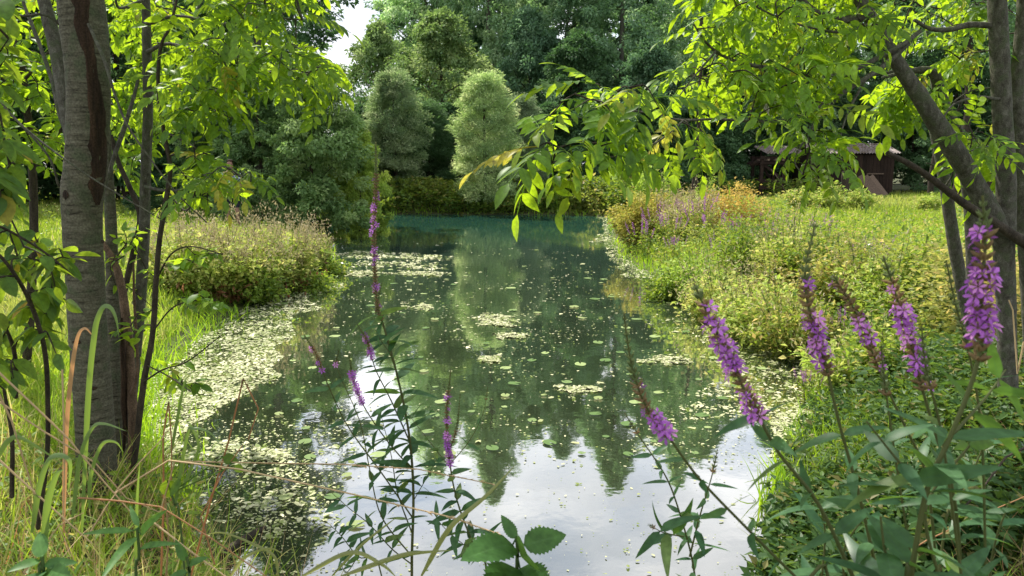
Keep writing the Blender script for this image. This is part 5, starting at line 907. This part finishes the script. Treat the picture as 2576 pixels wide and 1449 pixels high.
for k, (pts, d0, d1, w_, lab) in enumerate(STR):
    p, r = pl([(a, b, w_ * 1.25) for a, b in pts], d0, d1); mb = MB(); q = [p[0]]
    for i in range(len(p) - 1):
        for t in (.34, .67, 1.): q.append(p[i] + (p[i + 1] - p[i]) * t)
    q = np.array(q); mb.tube(q, np.linspace(r[0], r[0] * .55, len(q)), 5, rnd=rng.random(), hue=.75 if ('rusty' in lab or 'brown' in lab or 'dark' in lab) else .1 * rng.random())
    if k < 2:
        n = 60; t = .62 + .38 * rng.random(n); i = np.minimum((t * (len(q) - 1)).astype(int), len(q) - 2); f_ = (t * (len(q) - 1) - i)[:, None]; c = q[i] * (1 - f_) + q[i + 1] * f_; dd = unit(q[-1] - q[-3]); mb.scatter(QN, c, frames(dd + rv(n) * .22, rv(n)), .013 * (.6 + rng.random(n)), .9, 0.)
    tag(mb.build('dry_straw' if 'branch' not in lab else 'fallen_branch', M['straw'] if 'branch' not in lab else M['dark'], origin=q[0]), lab, 'straw' if 'branch' not in lab else 'branch')
# arching grass blades that stand out
def ribbon(name, label, pts, d0, d1, w_, mat='blade', tw=0., hue=0., cat='grass blade'):
    p, _ = pl(pts, d0, d1); p = smooth(p, k=6); n = len(p); t = unit(np.gradient(p, axis=0)); x = unit(np.cross(t, np.array([.2, -1, .5]))); s = (np.minimum(1, np.linspace(0, 1, n) * 5 + .4) * (1 - np.linspace(0, 1, n) ** 3) + .03) * w_ / 2; a = np.linspace(0, tw, n)[:, None]; x = x * np.cos(a) + np.cross(t, x) * np.sin(a)
    v = np.stack([p - x * s[:, None], p + np.cross(x, t) * (s * .35)[:, None], p + x * s[:, None]], 1).reshape(-1, 3); f = []
    for i in range(n - 1): f += [(3 * i, 3 * i + 1, 3 * i + 4, 3 * i + 3), (3 * i + 1, 3 * i + 2, 3 * i + 5, 3 * i + 4)]
    mb = MB(); mb.add(v, np.array(f), np.linspace(.3, .7, n).repeat(3), hue); return tag(mb.build(name, M[mat], origin=p[0]), label, cat)
ribbon('grass_blade', 'orange brown reed blade hooked over in front of the birch trunk', [(160, 1340), (165, 1120), (176, 970), (193, 856), (213, 826), (236, 848)], 2.2, 2.2, .014, mat='straw', hue=.6)
ribbon('grass_blade', 'grey green reed blade curling over in front of the birch trunk', [(206, 1340), (222, 1000), (237, 845), (247, 797), (262, 771), (280, 776), (293, 806), (299, 850)], 2.2, 2.2, .017)
for k, (pts, d, w_, lab) in enumerate([([(180, 1330), (200, 1160), (230, 1080), (262, 1066), (320, 1085)], 1.7, .014, 'bright arching blade just right of the birch foot'), ([(225, 1280), (228, 1200), (255, 1120), (290, 1112), (312, 1140)], 1.7, .012, 'second arching blade under the bright one'), ([(-10, 1160), (20, 1110), (60, 1105), (170, 1175)], 1.6, .016, 'broad pale blade bowing from the left edge'), ([(80, 1340), (100, 1220), (130, 1150), (175, 1160), (172, 1240)], 1.5, .018, 'broad grey green blade drooping at lower left'), ([(110, 1420), (118, 1280), (140, 1200), (160, 1180)], 1.45, .02, 'wide pale blade standing at lower left'),
        ([(455, 1240), (480, 1180), (500, 1120), (478, 1068), (470, 1068)], 2.0, .012, 'blade tip folding left of the hooked reed'), ([(430, 1330), (470, 1100), (488, 1078), (530, 1090), (568, 1140)], 2.0, .014, 'grey blade arching over the bindweed'), ([(340, 1449), (345, 1260), (352, 1160)], 1.7, .010, 'thin upright bright blade left of the bindweed leaf'), ([(430, 1140), (445, 1060), (462, 970), (470, 950)], 2.1, .012, 'bright blade tip in front of the weed mat'),
        ([(1060, 1449), (1130, 1330), (1220, 1250), (1298, 1168)], 1.6, .016, 'long olive blade slanting up right over the white water'), ([(835, 1449), (900, 1380), (960, 1330), (1000, 1300)], 1.8, .010, 'thin blade crossing the lower central stem'), ([(700, 1449), (690, 1400), (640, 1370), (560, 1340), (500, 1350)], 1.8, .010, 'low blade arching left near the bottom edge'), ([(860, 1449), (1000, 1400), (1060, 1390), (1140, 1384)], 1.5, .014, 'olive blade lying low beside the nettle'), ([(760, 1449), (880, 1390), (960, 1420), (1000, 1455)], 1.5, .013, 'olive blade bowing at the bottom edge'), ([(580, 1449), (620, 1400), (680, 1380), (720, 1400)], 1.7, .010, 'yellow green blade by the bottom edge of the weedy water')]):
    ribbon('grass_blade', lab, pts, d, d, w_ * .72, tw=rng.normal() * .6, hue=.25 * (k > 8))
# near bank grass and litter (nobody could count it)
BLn = [blade_tpl(7, .03, b) for b in (.35, .8, 1.15)]
def near_grass(n, x0, x1, y0, y1, h, w_, test, name, label, mat, hue, lean=.35):
    x = rng.uniform(x0, x1, n); y = rng.uniform(y0, y1, n); s = sdist(x, y); k = (s > .03) & test(x, y); x, y = x[k], y[k]; z = land(x, y); n = len(x); mb = MB(); hh = h * (.45 + .8 * rng.random(n)); R = randR(n, lean); wq = rng.integers(0, 3, n)
    for q in range(3):
        e = wq == q; mb.scatter(BLn[q], np.stack([x, y, z - .02], -1)[e], R[e], np.stack([w_ / .03 * (.6 + .8 * rng.random(n)), hh, hh], -1)[e], None, np.where(rng.random(n) < hue, .3 + .6 * rng.random(n), 0)[e])
    return stuff(mb.build(name, M[mat], smooth=True), label, 'grass')
near_grass(3600, -3.6, -.7, 1.5, 5.0, .52, .009, lambda x, y: x < -.55 - .12 * y, 'bank_grass', 'tangled bank grass at the lower left in front of the birch', 'grass', .38)
near_grass(2600, -3.4, -.7, 1.5, 4.8, .50, .0045, lambda x, y: x < -.55 - .12 * y, 'dry_grass', 'dry straw coloured grass tangle at the lower left', 'straw', .2, .7)
near_grass(1500, .95, 3.6, 1.6, 4.6, .34, .007, lambda x, y: x > .55 + .25 * y, 'bank_grass', 'green grass below the purple spikes at the lower right', 'grass', .15)
near_grass(3200, 1.0, 4.2, 1.5, 4.2, .42, .004, lambda x, y: x > 1.0 + .25 * y, 'dry_grass', 'brown dry grass tangle in the lower right corner', 'straw', .6, .8)
x = rng.uniform(-3.6, -.8, 520); y = rng.uniform(1.7, 4.8, 520); k = (sdist(x, y) > .05) & (x < -.6 - .14 * y); herbs(k.sum(), x[k], y[k], lambda a, b: .12 + .25 * vnoise(a, b, 1.5, 61), 9, .06, 'bank_herbs', 'low broad herbs among the lower left grass', tpl=(LEAF[0], LEAF[1]), mat='herb', huef=.3)
x = rng.uniform(1., 4., 620); y = rng.uniform(1.7, 4.6, 620); k = (sdist(x, y) > .05) & (x > .7 + .25 * y); herbs(k.sum(), x[k], y[k], lambda a, b: .15 + .3 * vnoise(a, b, 1.5, 62), 12, .055, 'bank_herbs', 'shaded leafy herbs in the lower right corner', tpl=(LEAF[0], LEAF[1]), mat='shaded_herb', huef=.5, dark=.35)
# sunken stick near the left shore
mb = MB(); p = np.array([G(560, 1400, .05), G(600, 1365, .03), G(665, 1330, .0)]); mb.tube(smooth(p), .022, 8, wob=.1); tag(mb.build('sunken_stick', M['dark'], origin=p[0]), 'dark stick lying half in the weedy water near the bottom left', 'stick')

# ------------------------------------------------------------------ light, sky, render
SUN = unit(np.array([-.42, .56, .88])); el = math.asin(SUN[2]); az = math.atan2(SUN[0], SUN[1])
sl = bpy.data.lights.new('sun', 'SUN'); sl.energy = 5.0; sl.angle = math.radians(.55); sl.color = (1, .94, .84); so = bpy.data.objects.new('sun', sl); COL.objects.link(so); so.location = SUN * 60; so.rotation_euler = Vector(-SUN).to_track_quat('-Z', 'Y').to_euler()
wd = bpy.data.worlds.new('World'); S.world = wd; wd.use_nodes = True; nt = wd.node_tree; nt.nodes.clear(); L = nt.links
sk = N(nt, 'ShaderNodeTexSky'); sk.sky_type = 'NISHITA'; sk.sun_disc = False; sk.sun_elevation = el; sk.sun_rotation = az % (2 * PI); sk.air_density = 1.2; sk.dust_density = 1.5
tc = N(nt, 'ShaderNodeTexCoord'); mp = N(nt, 'ShaderNodeMapping'); mp.inputs['Scale'].default_value = (1, 1, 2.2); L.new(tc.outputs['Generated'], mp.inputs[0])
nz = N(nt, 'ShaderNodeTexNoise', Scale=2.6, Detail=7., Roughness=.55); L.new(mp.outputs[0], nz.inputs['Vector']); cr = ramp(nt, nz.outputs['Fac'], [(.36, (0, 0, 0)), (.55, (1, 1, 1))])
n2 = N(nt, 'ShaderNodeTexNoise', Scale=4.5, Detail=5.); L.new(mp.outputs[0], n2.inputs['Vector']); cc = ramp(nt, n2.outputs['Fac'], [(.35, (6, 6.3, 7)), (.62, (11, 11, 11.3))])
mx = N(nt, 'ShaderNodeMixRGB'); L.new(cr.outputs[0], mx.inputs[0]); L.new(sk.outputs[0], mx.inputs[1]); L.new(cc.outputs[0], mx.inputs[2])
bg = N(nt, 'ShaderNodeBackground', Strength=.12); L.new(mx.outputs[0], bg.inputs[0]); o = N(nt, 'ShaderNodeOutputWorld'); L.new(bg.outputs[0], o.inputs[0])
S.view_settings.view_transform = 'Standard'; S.view_settings.look = 'None'; S.view_settings.exposure = 0.56; S.view_settings.gamma = 1
c = S.cycles; c.max_bounces = 7; c.diffuse_bounces = 4; c.glossy_bounces = 3; c.transmission_bounces = 2; c.transparent_max_bounces = 4; c.use_denoising = True; c.caustics_reflective = False; c.caustics_refractive = False; c.sample_clamp_indirect = 6
try: c.denoiser = 'OPENIMAGEDENOISE'
except Exception: pass
